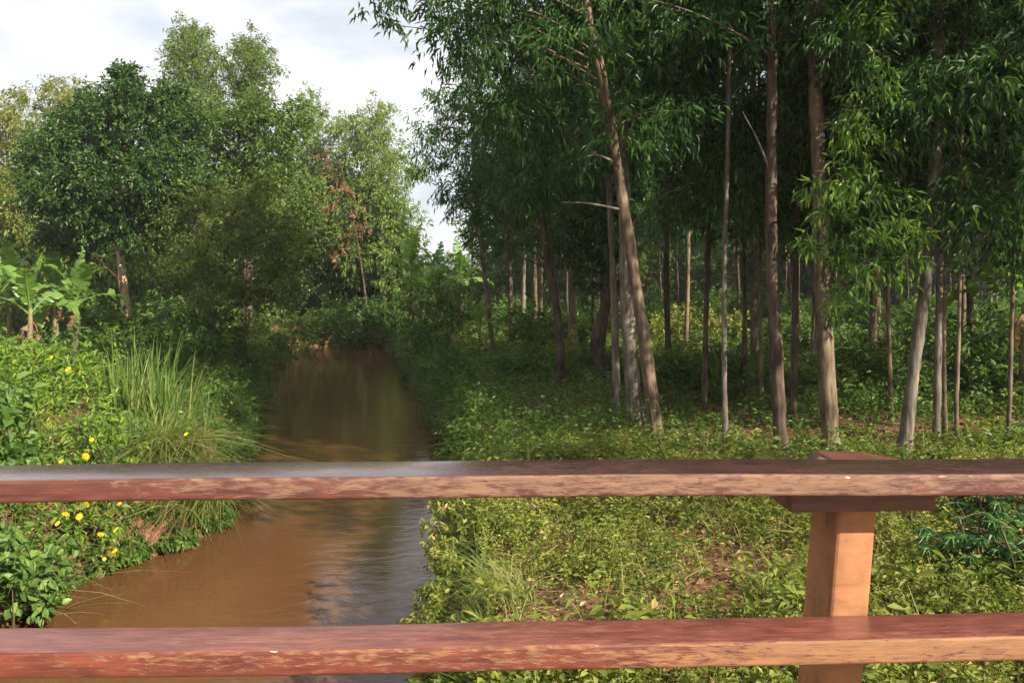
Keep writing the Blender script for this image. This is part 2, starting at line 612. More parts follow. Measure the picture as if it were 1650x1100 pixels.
gx = axis((-900, -200, 100), (-200, -60, 14), (-60, -14, 1.5), (-14, 9, 0.16), (9, 30, 0.8), (30, 90, 6), (90, 200, 14), (200, 900, 100))
gy = axis((-900, -100, 100), (-100, -10, 10), (-10, 3, 0.8), (3, 22, 0.2), (22, 62, 0.5), (62, 120, 4), (120, 300, 20), (300, 1500, 100))
GX, GY = np.meshgrid(gx, gy)
GZ = ground_z(GX, GY)
nx, ny = len(gx), len(gy)
i = np.arange(ny - 1)[:, None] * nx
j = np.arange(nx - 1)[None, :]
Fq = np.stack([i + j, i + j + 1, i + nx + j + 1, i + nx + j], -1).reshape(-1, 4)
g = Geo()
g.add(np.stack([GX, GY, GZ], -1).reshape(-1, 3), Fq)
tag(link('ground', g.mesh('ground', [soil_mat()], True)), kind='structure')

g = Geo()
wx = np.linspace(-200, 8, 2)
g.add([[-200, -70, 0], [6, -70, 0], [6, 64, 0], [-200, 64, 0]], [[0, 1, 2, 3]])
tag(link('river_water', g.mesh('river_water', [water_mat()])), kind='structure')


# ------------------------------------------------------------------ foliage crowns
def lobe_leaves(geo, lobes, leaf, dens, droop=0.3, tmpl=LANCE, base_v=0.45, spread=0.22, per_twig=14, mi=0, flat=1.0, wr=0.2):
    """lobes: (n,4) centre + radius. Twigs leave each lobe's middle, leaves sit along their outer part."""
    lobes = np.asarray(lobes, float)
    for cx, cy_, cz, r in lobes:
        nt = max(5, int(3.3 * dens * r * r / (leaf * leaf) / per_twig))
        u = rand_unit(nt)
        u[:, 2] = u[:, 2] * 0.9 + 0.12
        L = r * rng.uniform(0.55, 1.22, nt)
        s = np.sqrt(rng.uniform(0.10, 1.0, (nt, per_twig)))
        cv = rng.normal(0, spread * 0.55, nt)
        bend = rand_unit(nt) * 0.25
        pos = np.array([cx, cy_, cz]) + (u[:, None, :] * s[..., None] + bend[:, None, :] * (s ** 2)[..., None]) * L[:, None, None]
        pos[..., 2] = cz + (pos[..., 2] - cz) * flat - droop * 0.45 * (s ** 2) * L[:, None]
        pos = pos + rng.normal(0, leaf * 0.35, pos.shape)
        d = u[:, None, :] * 0.7 + rng.normal(0, 0.55, pos.shape)
        d[..., 2] -= droop * 1.6
        n = nt * per_twig
        ln = leaf * rng.uniform(0.65, 1.3, n)
        v = base_v + np.repeat(cv, per_twig) + rng.normal(0, spread, n)
        leaves(geo, pos.reshape(-1, 3), d.reshape(-1, 3), ln, ln * wr * rng.uniform(0.8, 1.25, n), v, tmpl, mi=mi)


def LB(px, py, rp, d, dy=0.0):
    p = W(px, py, d + dy)
    return [p[0], p[1], p[2], rp / F * d]


def limbs(geo, trunk, lobes, r0, every=1, mi=0, sag=0.1):
    """thin branches from the trunk to the lobes"""
    for k, (x, y, z, r) in enumerate(lobes):
        if k % every:
            continue
        c = np.array([x, y, z])
        dist = np.linalg.norm(c[:2] - trunk[:, :2], axis=1)
        zt = z - 0.35 * np.min(dist) - 0.2
        t = trunk[np.argmin(np.abs(trunk[:, 2] - zt))]
        m = (t + c) / 2 + np.array([0, 0, sag * np.linalg.norm(c - t)]) + rng.normal(0, 0.06, 3)
        p = curve_pts([t, m, c], 7)
        tube(geo, p, np.linspace(r0, r0 * 0.25, 7), 5, mi)


def make_tree(name, label, cat, path, r_base, r_top, bark, lobes, leafm, leaf, dens, droop=0.3, tmpl=LANCE,
              base_v=0.45, spread=0.2, group=None, limb_every=1, limb_r=0.03, sides=12, wr=0.2, flat=1.0, per_twig=14, extra=None, limb_parts=True):
    path = np.asarray(path, float)
    base = path[0].copy()
    n = max(12, int(len(path) * (8 if sides > 8 else 4)))
    tp = curve_pts(path, n)
    t = np.linspace(0, 1, n)
    rad = r_base + (r_top - r_base) * t ** 0.8
    rad *= 1 + .45 * np.exp(-(tp[:, 2] - tp[0, 2]) / .12)
    root = empty(name, base)
    tag(root, label, cat, group)
    g = Geo()
    tp2 = tp.copy()
    tp2[0, 2] -= 0.25
    ph = rng.uniform(0, 6.28, 3)
    rad = rad * (1 + .05 * np.sin(tp2[:, 2] * 3.1 + ph[0]) + .035 * np.sin(tp2[:, 2] * 7.3 + ph[1]))
    tube(g, tp2, rad, sides, 0, 0.05)
    if len(lobes):
        limbs(g, tp, lobes, limb_r, limb_every)
    link('trunk', g.mesh('trunk', [bark], True, base), root)
    if len(lobes):
        g = Geo()
        lobe_leaves(g, lobes, leaf, dens, droop, tmpl, base_v, spread, per_twig, wr=wr, flat=flat)
        link('crown', g.mesh('crown', [leafm], False, base), root)
    return root


def column_lobes(path, z0, z1, n, r_off, r_lobe, seed):
    """lobes scattered round a trunk between two heights, narrower at the top"""
    r = np.random.default_rng(seed)
    path = np.asarray(path)
    out = []
    for k in range(n):
        t = (k + r.uniform(0, 1)) / n
        z = z0 + (z1 - z0) * t
        c = np.array([np.interp(z, path[:, 2], path[:, 0]), np.interp(z, path[:, 2], path[:, 1])])
        prof = (0.35 + 1.0 * math.sin(math.pi * min(1, 0.25 + 0.75 * t) ** 1.0)) * (1.0 if t < 0.8 else (1.25 - t) / 0.45)
        a = k * 2.4 + r.uniform(-0.5, 0.5)
        o = r_off * prof * math.sqrt(r.uniform(0.05, 1))
        out.append([c[0] + o * math.cos(a), c[1] + o * math.sin(a), z, r_lobe * r.uniform(0.7, 1.25) * (0.6 + 0.4 * prof)])
    return out


EUC = dict(leafm=M['euc'], leaf=0.17, dens=7.5, droop=0.55, wr=0.19)


def px_path(pts, d, top_z, lean=None):
    """trunk path given in picture coordinates at one distance, set on the ground and drawn on to its full height"""
    P = [W(px, py, d) for px, py in pts]
    x0, y0 = P[0][0], P[0][1]
    gz = ground_at(x0, y0)
    if P[0][2] > gz + 0.05:
        P = [np.array([x0 + (P[0][0] - P[1][0]) * 0.2, y0, gz])] + P
    else:
        P[0][2] = gz
    last, prev = P[-1], P[-2]
    if last[2] < top_z:
        dirn = (last - prev) / max(0.3, (last[2] - prev[2]))
        dirn[:2] *= 0.5
        k = max(1, int((top_z - last[2]) / 2.5))
        for q in range(1, k + 1):
            P.append(last + dirn * (top_z - last[2]) * q / k)
    return np.array(P)


G_FRONT = 'eucalyptus trees along the front of the grove'
RIGHT = [
    # label, distance, picture path, base px, top px, bark, height, (crown z0, n lobes, offset, lobe r), limb tint
    ('reddish brown eucalyptus trunk curving left as it climbs, nearest the river', 12.0,
     [(1062, 745), (1050, 640), (1038, 545), (1020, 430), (1000, 300), (982, 190), (957, 60), (945, 0)], 27, 18, 'bark_brown', 11.8, (5.8, 26, 1.7, 0.75)),
    ('thick grey eucalyptus trunk standing straight just behind the curving one', 14.0,
     [(1027, 715), (1018, 600), (1010, 480), (1006, 300), (1005, 150)], 30, 22, 'bark_grey', 12.0, (5.0, 28, 1.8, 0.8)),
    ('thin grey eucalyptus trunk left of the thick grey one', 15.2,
     [(995, 690), (992, 560), (987, 420), (980, 250)], 16, 10, 'bark_grey', 11, (5.0, 20, 1.5, 0.75)),
    ('dark slim eucalyptus trunk in shade, mid grove', 15.6,
     [(1135, 680), (1137, 540), (1141, 400), (1145, 280)], 11, 8, 'bark_dark', 13.5, (4.6, 28, 1.6, 0.75)),
    ('slim pale grey eucalyptus trunk rising straight out of the picture', 12.9,
     [(1169, 722), (1167, 600), (1167, 450), (1172, 250), (1177, 0)], 11, 8, 'bark_grey', 13.5, (6.4, 24, 1.3, 0.65)),
    ('thin tan sapling trunk left of the thick dark eucalyptus', 16.8,
     [(1228, 665), (1226, 560), (1225, 480)], 8, 6, 'bark_tan', 11, (4.6, 20, 1.3, 0.7)),
    ('thick dark brown eucalyptus trunk turning pale higher up', 12.1,
     [(1259, 740), (1254, 640), (1249, 540), (1243, 420), (1243, 250), (1244, 100), (1243, 0)], 27, 17, 'bark_dark', 16, (7.0, 30, 1.5, 0.7)),
    ('slim dark trunk close behind the thick dark eucalyptus', 15.0,
     [(1278, 690), (1280, 580), (1282, 470), (1284, 300)], 15, 11, 'bark_dark', 14, (5.0, 30, 1.5, 0.75)),
    ('thick tan eucalyptus trunk lit on its right side behind the railing post', 12.3,
     [(1340, 735), (1334, 640), (1328, 520), (1322, 400), (1318, 250), (1312, 100), (1308, 0)], 33, 22, 'bark_tan', 16, (7.2, 22, 1.5, 0.7)),
    ('thin tan trunk half hidden behind leaves right of the lit eucalyptus', 15.5,
     [(1436, 690), (1434, 600), (1431, 500)], 9, 7, 'bark_tan', 12, (4.8, 24, 1.4, 0.75)),
    ('grey eucalyptus trunk leaning right', 12.2,
     [(1456, 740), (1466, 650), (1477, 560), (1492, 450), (1502, 330), (1508, 200)], 25, 18, 'bark_grey', 15, (5.6, 36, 1.7, 0.75)),
    ('straight blue grey trunk right of the leaning eucalyptus', 12.8,
     [(1508, 738), (1510, 640), (1512, 540), (1515, 400)], 15, 12, 'bark_grey', 14, (3.9, 36, 1.5, 0.7)),
    ('pale thin trunk just right of the straight blue grey one', 13.4,
     [(1523, 728), (1522, 640), (1521, 560)], 9, 7, 'bark_tan', 12, (4.6, 26, 1.4, 0.7)),
    ('pale yellowish thin trunk with dark knots', 12.4,
     [(1544, 738), (1541, 660), (1543, 590), (1546, 480)], 9, 7, 'bark_tan', 12, (4.4, 26, 1.4, 0.7)),
    ('pale wiry trunk nearest the right edge', 12.6,
     [(1623, 735), (1627, 640), (1630, 520), (1634, 380), (1636, 250)], 9, 6, 'bark_tan', 12, (4.8, 30, 1.6, 0.75)),
    ('dark trunk far right in deep shade', 18.0,
     [(1566, 650), (1564, 560), (1563, 450)], 13, 10, 'bark_dark', 14, (4.5, 34, 1.8, 0.8)),
    ('slim lit trunk leaning left by the river bend', 28.0,
     [(796, 570), (787, 500), (779, 430), (770, 340), (763, 250)], 10, 8, 'bark_tan', 11.0, (6.3, 20, 1.5, 0.85)),
    ('short pale lit trunk amid the bushes left of the dark crooked tree', 27.0,
     [(928, 575), (926, 520), (923, 450)], 9, 8, 'bark_tan', 10.5, (5.0, 22, 1.6, 0.9)),
    ('pale straight trunk in the sunny clearing', 34.0,
     [(1106, 540), (1108, 470), (1109, 400)], 9, 8, 'bark_tan', 11, (6.0, 20, 1.7, 0.95)),
    ('distant lit trunk left of the clearing', 38.0,
     [(871, 525), (872, 470)], 8, 7, 'bark_tan', 11, (5.6, 20, 1.7, 1.0)),
    ('distant grey trunk between the two lit ones', 36.0,
     [(843, 525), (844, 450)], 9, 8, 'bark_grey', 11, (5.6, 20, 1.7, 1.0)),
    ('shaded distant trunk leftmost of the far trio', 33.0,
     [(824, 530), (822, 450)], 11, 9, 'bark_dark', 11, (5.6, 20, 1.7, 1.0)),
    ('slim shaded trunk between the dark and the tan eucalyptus', 19.0,
     [(1199, 640), (1200, 540), (1199, 440)], 10, 8, 'bark_dark', 13, (4.6, 28, 1.7, 0.8)),
    ('thin shaded trunk right of the lit tan eucalyptus', 20.0,
     [(1404, 632), (1404, 540), (1406, 440)], 9, 7, 'bark_dark', 13, (4.8, 28, 1.7, 0.8)),
]
for k, (lab, d, pts, wb, wt, bark, H, (z0, nl, off, rl)) in enumerate(RIGHT):
    path = px_path(pts, d, H)
    dense = curve_pts(path, 40)
    lobes = column_lobes(dense, z0, H + 0.6, nl, off, rl, 100 + k)
    if k == 0:      # bough that reaches out over the river
        lobes += [LB(px, py, r, 12.2, dy) for px, py, r, dy in
                  [(640, -5, 30, 0), (598, 6, 22, .3), (625, 40, 20, .1), (690, 12, 38, .4), (745, 15, 42, 0), (705, 45, 24, .2),
                   (800, 20, 45, .5), (850, 40, 50, -.2), (770, 60, 35, .3), (900, 30, 50, .3), (880, -40, 50, 0), (790, -50, 50, 0), (700, -50, 45, .2)]]
    leafm = M['euc']
    if k == 8:      # young bright shoots down its trunk
        continue
    t_ = make_tree('eucalyptus_tree', lab, 'tree', path, wb / F * d / 2 * 0.88, wt / F * d / 2 * 0.68, M[bark], lobes, leafm, 0.152 if d < 22 else 0.21,
              7.0 if d < 22 else 5.5, 0.55, base_v=0.42, spread=0.2, group='eucalyptus trees of the right bank grove', limb_every=2, limb_r=0.02)
    DEAD = {0: [((1001, 338), (950, 328), (905, 326)), ((992, 262), (960, 250), (930, 258))], 6: [((1243, 90), (1180, 50), (1110, 18), (1050, 0)), ((1240, 275), (1220, 225), (1196, 180))],
            10: [((1494, 420), (1530, 380), (1560, 330))], 14: [((1632, 420), (1600, 400), (1585, 360))]}
    for pts_ in DEAD.get(k, []):
        P_ = np.array([W(a_, b_, d - .25 * i_) for i_, (a_, b_) in enumerate(pts_)])
        gb = Geo()
        tube(gb, curve_pts(P_, 10), np.linspace(.022, .006, 10), 6)
        ob = link('dead_branch', gb.mesh('dead_branch', [M['bark_grey']], True, path[0]), [c for c in t_.children if c.name.startswith('trunk')][0])
        ob['label'] = 'bare dead branch'
# the lit tan eucalyptus with bright young leaves
lab, d, pts, wb, wt, bark, H, cz = RIGHT[8]
path = px_path(pts, d, H)
lobes = column_lobes(curve_pts(path, 40), cz[0], H + 0.5, cz[1], cz[2], cz[3], 77)
lobes += [LB(px, py, r * 0.95, 11.5, dy) for px, py, r, dy in
          [(1400, 40, 55, 0), (1380, 100, 55, .3), (1420, 120, 45, -.3), (1395, 175, 55, 0), (1400, 245, 55, .2), (1365, 215, 45, -.3), (1375, 300, 50, -.2),
           (1425, 310, 50, .2), (1345, 280, 38, -.4), (1440, 370, 50, 0), (1385, 375, 50, -.3), (1335, 345, 34, -.5), (1470, 410, 32, .1), (1395, 440, 48, 0),
           (1440, 440, 40, .3), (1350, 420, 36, -.3), (1370, 480, 30, -.2), (1310, 300, 30, -.4), (1480, 380, 26, -.2), (1410, 0, 50, .3), (1370, 10, 50, .4),
           (1430, 210, 40, .4), (1300, 390, 24, -.4), (1415, -60, 55, .1), (1375, -70, 55, -.3), (1345, 500, 22, -.2)]]
make_tree('eucalyptus_tree', lab, 'tree', path, wb / F * d / 2 * 0.88, wt / F * d / 2 * 0.68, M[bark], lobes, M['euc_bright'], 0.15, 7.0, 0.55,
          base_v=0.52, spread=0.28, group='eucalyptus trees of the right bank grove', limb_every=2, limb_r=0.018)

# crooked dark tree with broad leaves
d = 22.0
path = px_path([(985, 612), (972, 585), (962, 555), (972, 510), (982, 460), (985, 400), (975, 340)], d, 8.5)
lobes = [LB(px, py, r, d, dy) for px, py, r, dy in
         [(925, 430, 36, 0), (960, 420, 36, .5), (900, 400, 34, -.4), (945, 470, 26, .2), (985, 400, 36, -.5), (935, 380, 40, .4), (1000, 450, 30, .6), (965, 350, 42, -.3),
          (920, 340, 38, .3), (1010, 340, 40, 0), (975, 290, 40, .3), (930, 290, 36, 0)]]
make_tree('crooked_tree', 'crooked dark tree bent at its base in the middle of the grove', 'tree', path, 0.26, 0.08, M['bark_dark'], lobes, M['dark_leaf'], 0.16, 6,
          0.2, OVATE, wr=0.42, base_v=0.4)

# soft feathery trees at the river edge of the grove
d = 20.0
path = px_path([(905, 625), (900, 520), (880, 400), (860, 250), (850, 120)], d, 10)
lobes = [LB(px, py, r * 0.9, d, dy) for px, py, r, dy in
         [(765, 110, 45, 0), (805, 65, 50, 1), (742, 180, 36, -.5), (790, 170, 52, .6), (850, 120, 55, 1), (737, 250, 34, 0), (790, 255, 52, -.6), (850, 230, 60, .4),
          (732, 305, 28, .3), (780, 335, 48, 0), (840, 330, 55, .8), (900, 300, 55, .2), (765, 395, 34, -.4), (820, 400, 40, .5), (900, 200, 55, -.5), (950, 150, 55, .8),
          (940, 255, 50, 1.2), (730, 215, 30, .4), (760, 290, 40, .7), (860, 40, 55, .2), (915, 90, 55, .4), (752, 350, 28, -.2), (870, 390, 40, .4), (820, -20, 60, .3),
          (960, 40, 60, .5), (715, 262, 14, -.2), (712, 312, 12, -.2)]]
make_tree('feathery_tree', 'dark feathery tree with small hanging leaves at the river edge of the grove', 'tree', path, 0.14, 0.05, M['bark_dark'], lobes, M['euc'], 0.15,
          5.5, 0.5, base_v=0.4, limb_every=1, limb_r=0.025)

# rows deeper in the grove: alike trees, each a copy with its own place
protos = []
for q in range(4):
    H = 14.0
    pth = np.array([[0, 0, 0], [0.06, 0.03, 2.5], [0.02, -0.05, 5], [-0.08, 0.02, 8], [-0.03, 0.05, 11], [0.05, 0, H]]) * np.array([1 + q * .6, 1, 1])
    lo = column_lobes(curve_pts(pth, 30), 6.0 + 0.5 * q, H + 0.6, 28, 1.8, 0.9, 300 + q)
    t = make_tree('eucalyptus_tree', 'slim shaded eucalyptus among the far rows of the grove', 'tree', pth, 0.11, 0.04,
                  M[['bark_dark', 'bark_grey', 'bark_tan', 'bark_dark'][q]], lo, M['euc'], 0.24, 5.5, 0.5, group='eucalyptus trees in the far rows of the grove',
                  limb_every=2, limb_r=0.025, sides=7)
    protos.append(t)
rr = random.Random(4)
spots = []
tries = 0
while len(spots) < 62 and tries < 9000:
    tries += 1
    y = rr.uniform(20, 62)
    xmin = np.interp(y, [20, 30, 45, 62], [1.5, 0.5, 1.5, 3.0])
    x = rr.uniform(xmin, 0.68 * y + 3)
    px = 825 + x / y * F
    if 1030 < px < 1230 and 22 < y < 46:      # the sunny clearing
        continue
    if px < 850 and y > 40:
        continue
    if abs((x - 8.5) * 0.67 + (y - 32.0) * 0.743) < 3.6:    # the sun's way into the clearing
        continue
    if all((x - a) ** 2 + (y - b) ** 2 > 2.0 for a, b in spots):
        spots.append((x, y))
used = set()
for k, (x, y) in enumerate(spots):
    q = k % 4
    s = rr.uniform(0.68, 0.95)
    loc = (x, y, ground_at(x, y))
    if q not in used:
        used.add(q)
        protos[q].location = loc
        protos[q].scale = (s, s, s)
    else:
        copy_tree(protos[q], loc, rr.uniform(0, 6.28), s)
# the front row goes on past the right edge of the picture
for k, (x, y) in enumerate([(11.0, 14.5), (12.6, 17.0), (10.6, 16.6), (15.6, 16.2), (12.2, 12.6), (16.0, 13.0), (11.3, 9.6), (14.0, 8.2), (12.9, 10.9)]):
    o = copy_tree(protos[k % 4], (x, y, ground_at(x, y)), k * 1.3, 1.0)
    o['label'] = 'eucalyptus past the right edge continuing the front row of the grove'
    o['group'] = 'eucalyptus trees past the right edge'

o = copy_tree(protos[1], (8.9, 4.3, ground_at(8.9, 4.3)), 0.7, (1.15, 1.15, 0.8))  # added unseen tree, its crown shades the grove floor on the river side
o['label'] = 'unseen eucalyptus added past the right edge to shade the river side of the grove floor'
o['group'] = 'eucalyptus trees past the right edge'

# ------------------------------------------------------------------ left bank trees
def left_tree(name, label, base_px, d, lobes_px, bark, r_base, leafm, leaf, dens, droop=0.15, tmpl=OVATE, wr=0.45, base_v=0.45, spread=0.2, path=None,
              layers=3, depth=1.6, limb_every=3, top=None, limb_r=0.035, seed=1, shrink=0.96):
    r = np.random.default_rng(seed)
    lobes = []
    for L_ in range(layers):
        for px, py, rp in lobes_px:
            if L_ == 2 and path is not None and py > 350:
                continue
            dy = [r.uniform(-depth * .6, depth * .6), r.uniform(0, depth * 1.6), r.uniform(-depth * 1.4, -depth * .4)][L_]
            jx, jy = (0, 0) if L_ == 0 else (r.uniform(-14, 14), r.uniform(4, 24))
            lobes.append(LB(px + jx, py + jy, rp * shrink, d, dy))
    L0 = np.array(lobes)
    if path is None:
        x0, y0 = (base_px - 825) / F * d, d
        gz = ground_at(x0, y0)
        zt = top if top else L0[:, 2].max() - 0.6
        cx = np.average(L0[:, 0], weights=L0[:, 3] ** 2)
        path = np.array([[x0, y0, gz], [x0 * .8 + cx * .2, y0 + .1, gz + (zt - gz) * .3], [x0 * .45 + cx * .55, y0 + .2, gz + (zt - gz) * .65], [cx, y0 + .2, zt]])
    return make_tree(name, label, 'tree', path, r_base, r_base * 0.3, M[bark], lobes, leafm, leaf * 0.80, dens, droop, tmpl, base_v, spread, wr=wr, limb_every=limb_every, limb_r=limb_r)


d = 25.0
path = px_path([(208, 565), (205, 520), (200, 470), (195, 420), (192, 390), (195, 320), (200, 250), (198, 170)], d, 8.0)
left_tree('broadleaf_tree', 'large dark glossy tree with peeling pale trunk above the banana plants', 0, d,
          [(198, 118, 28), (188, 150, 34), (160, 165, 32), (228, 160, 38), (110, 200, 44), (180, 205, 52), (262, 200, 48), (70, 235, 42), (130, 262, 56), (220, 268, 56),
           (290, 240, 46), (58, 300, 44), (120, 330, 52), (190, 345, 54), (268, 325, 48), (85, 380, 36), (140, 395, 36), (300, 290, 40), (40, 265, 28),
           (280, 150, 30), (310, 190, 30)],
          'bark_peel', 0.20, M['dark_leaf'], 0.145, 8.0, path=path, limb_every=9, depth=1.8, base_v=0.42, spread=0.22, seed=3)
left_tree('olive_tree', 'drab olive leaved tree leaning over the left bank of the river', 330, 23.0,
          [(275, 345, 34), (330, 325, 38), (395, 325, 40), (310, 390, 44), (375, 385, 48), (445, 350, 40), (440, 415, 42), (350, 440, 42), (285, 435, 36), (480, 395, 34), (425, 295, 30),
           (400, 460, 38), (330, 480, 30), (455, 460, 32)],
          'bark_grey', 0.13, M['olive'], 0.13, 5.0, seed=4, depth=1.4, base_v=0.5, spread=0.24)
left_tree('broadleaf_tree', 'mid green spreading tree between the dark tree and the red tinged one', 400, 32.0,
          [(350, 185, 40), (400, 190, 44), (330, 232, 44), (440, 222, 44), (380, 262, 50), (455, 272, 42), (335, 300, 40), (475, 185, 36), (420, 165, 30), (480, 320, 36), (300, 170, 28),
           (420, 300, 44)],
          'bark_dark', 0.17, M['mid_leaf'], 0.19, 5.5, seed=5, depth=2.0, base_v=0.42)
left_tree('eucalyptus_tree', 'tallest eucalyptus with a rounded crown above the left bank trees', 318, 39.0,
          [(305, 40, 24), (288, 52, 22), (324, 52, 24), (274, 85, 24), (344, 88, 26), (306, 70, 34), (312, 95, 42), (285, 125, 36), (335, 120, 36), (300, 155, 42), (345, 155, 30), (272, 170, 22), (325, 190, 36), (300, 210, 30), (350, 195, 26)],
          'bark_dark', 0.17, M['mid_leaf'], 0.20, 4.6, 0.3, LANCE, 0.32, 0.62, 0.16, seed=6, depth=1.6)
left_tree('eucalyptus_tree', 'egg shaped eucalyptus crown just right of the tallest one', 392, 40.0,
          [(404, 56, 20), (388, 70, 18), (420, 72, 20), (376, 105, 16), (436, 105, 16), (392, 82, 26), (415, 85, 26), (402, 112, 34), (428, 120, 20), (385, 125, 24), (410, 145, 32), (385, 155, 22), (430, 150, 16), (395, 178, 22), (400, 205, 20)],
          'bark_dark', 0.13, M['mid_leaf'], 0.20, 4.6, 0.3, LANCE, 0.32, 0.64, 0.16, seed=7, depth=1.3)
left_tree('eucalyptus_tree', 'pale green pointed tree behind the red tinged one', 495, 58.0,
          [(500, 142, 16), (492, 165, 22), (510, 175, 22), (500, 205, 34), (480, 235, 30), (520, 240, 34), (495, 275, 40), (525, 300, 36), (480, 310, 34), (510, 345, 36), (500, 385, 34)],
          'bark_grey', 0.13, M['pale_leaf'], 0.30, 5.0, 0.35, LANCE, 0.32, 0.5, 0.18, seed=8, depth=2.0)
left_tree('eucalyptus_tree', 'pale green tree with soft hanging foliage against the bright sky gap', 612, 56.0,
          [(612, 165, 18), (600, 185, 26), (625, 195, 24), (575, 195, 30), (600, 225, 38), (635, 240, 32), (565, 240, 34), (615, 275, 46), (655, 268, 24), (575, 295, 42), (635, 320, 36),
           (600, 345, 40), (556, 345, 30), (640, 375, 26), (590, 400, 34), (676, 272, 10), (625, 410, 24), (540, 200, 24), (545, 260, 28)],
          'bark_grey', 0.15, M['pale_leaf'], 0.30, 5.0, 0.4, LANCE, 0.32, 0.5, 0.18, seed=9, depth=2.2)
left_tree('sapling', 'small tuft of pale leaves standing out into the sky gap', 655, 55.0,
          [(674, 338, 13), (670, 352, 11), (662, 368, 12), (652, 392, 15), (648, 425, 18)], 'bark_grey', 0.05, M['pale_leaf'], 0.26, 5.0, 0.3, LANCE, 0.3, 0.5, 0.18, seed=10, depth=0.5, layers=1)
left_tree('rusty_tree', 'small tree with rusty orange brown leaves by the river bend', 594, 50.5,
          [(528, 275, 17), (548, 305, 22), (534, 340, 20), (574, 340, 18), (560, 380, 20), (520, 250, 12), (505, 320, 14), (585, 370, 14), (545, 410, 20)],
          'bark_dark', 0.08, M['rust_leaf'], 0.24, 2.3, seed=11, depth=1.2, layers=1, base_v=0.5, limb_every=1, limb_r=0.03)
left_tree('broadleaf_tree', 'dark low tree under the pale ones where the river bends', 560, 54.5,
          [(490, 430, 34), (535, 445, 30), (575, 430, 36), (620, 425, 32), (600, 450, 26), (520, 395, 34), (645, 445, 20), (640, 405, 22)],
          'bark_dark', 0.12, M['dark_leaf'], 0.27, 5.0, seed=12, depth=1.8, base_v=0.5)
left_tree('yellowing_tree', 'yellow green tree with rounded top behind the dark glossy one', 105, 44.0,
          [(92, 138, 24), (128, 142, 24), (110, 160, 30), (150, 170, 24), (75, 170, 28), (110, 205, 40), (70, 225, 36), (145, 220, 30), (90, 270, 40)],
          'bark_tan', 0.15, M['yellow_leaf'], 0.24, 5.0, 0.25, LANCE, 0.34, 0.45, 0.2, seed=13, depth=1.6)
left_tree('yellowing_tree', 'yellow green tree cut by the left edge of the picture', 15, 41.0,
          [(30, 150, 22), (8, 175, 30), (38, 190, 28), (15, 225, 38), (45, 245, 32), (5, 275, 40), (40, 295, 34), (10, 330, 38), (-40, 220, 40), (-40, 290, 44), (30, 360, 34)],
          'bark_tan', 0.15, M['yellow_leaf'], 0.24, 5.0, 0.25, LANCE, 0.34, 0.4, 0.2, seed=14, depth=1.6)

# thin pinkish trunks seen through the gap at the bend, and woods far behind
far_protos = []
for q in range(4):
    H = 9.0
    pth = np.array([[0, 0, 0], [0.05, 0, 2.2], [0.1, 0.05, 4.5], [0.0, 0.1, 7], [0.05, 0, H]])
    lo = column_lobes(curve_pts(pth, 20), 2.6 if q < 2 else 0.7, H + 0.4, 26 if q < 2 else 34, 2.0, 1.15, 500 + q)
    t = make_tree('woodland_tree', 'thin pinkish trunk tree in the plantation behind the river bend', 'tree', pth, 0.12, 0.05, M['bark_tan'], lo,
                  M['mid_leaf' if q % 2 else 'pale_leaf'], 0.34, 4.0, 0.3, LANCE, 0.45, 0.2, 'plantation trees behind the river bend', 3, 0.03, sides=7, wr=0.34)
    far_protos.append(t)
k = 0
for px, d, s in [(478, 55, 1.0), (498, 56, 1.05), (512, 54.5, 1.0), (531, 57, 1.1), (553, 55, 1.0), (572, 56, 1.0), (588, 54.5, 1.0), (604, 54, .95), (619, 53, .95),
                 (440, 56, 1.1), (420, 60, 1.2), (395, 57, 1.2), (360, 60, 1.2), (460, 60, 1.2), (520, 64, 1.2), (560, 66, 1.2), (610, 68, 1.0)]:
    x = (px - 825) / F * d
    loc = (x, d, ground_at(x, d))
    if k < 2:
        far_protos[k].location = loc
        far_protos[k].scale = (s, s, s)
    else:
        copy_tree(far_protos[k % 2], loc, k * 1.1, s)
    k += 1
rr = random.Random(9)
far = []
for px in range(-60, 700, 22):
    for row in range(2):
        d = rr.uniform(40 if px < 330 else 70, 62 if px < 330 else 95)
        if px > 620:
            d = rr.uniform(95, 120)
        far.append((px + rr.uniform(-10, 10), d))
for px in range(690, 1900, 28):
    d = rr.uniform(78, 110)
    far.append((px + rr.uniform(-10, 10), d))
    far.append((px + rr.uniform(-14, 14), rr.uniform(62, 78) if px > 800 else rr.uniform(90, 120)))
far_first = far_protos[2:]
for px, d in far:
    x = (px - 825) / F * d
    s = rr.uniform(0.75, 1.15)
    if 600 < px < 800:
        s *= 0.62
    elif px > 800:
        s *= 1.4
    elif px < 330:
        s *= 0.85
    loc = (x, d, ground_at(x, d) - 0.1)
    if not far_first:
        o = far_protos[2 + rr.randrange(2)]
        o = copy_tree(o, loc, rr.uniform(0, 6.28), s)
    else:
        o = far_first.pop()
        o.location = loc
        o.scale = (s, s, s)
    o['label'] = 'leafy tree in the woods that close the view behind both banks'
    o['group'] = 'trees in the far woods'

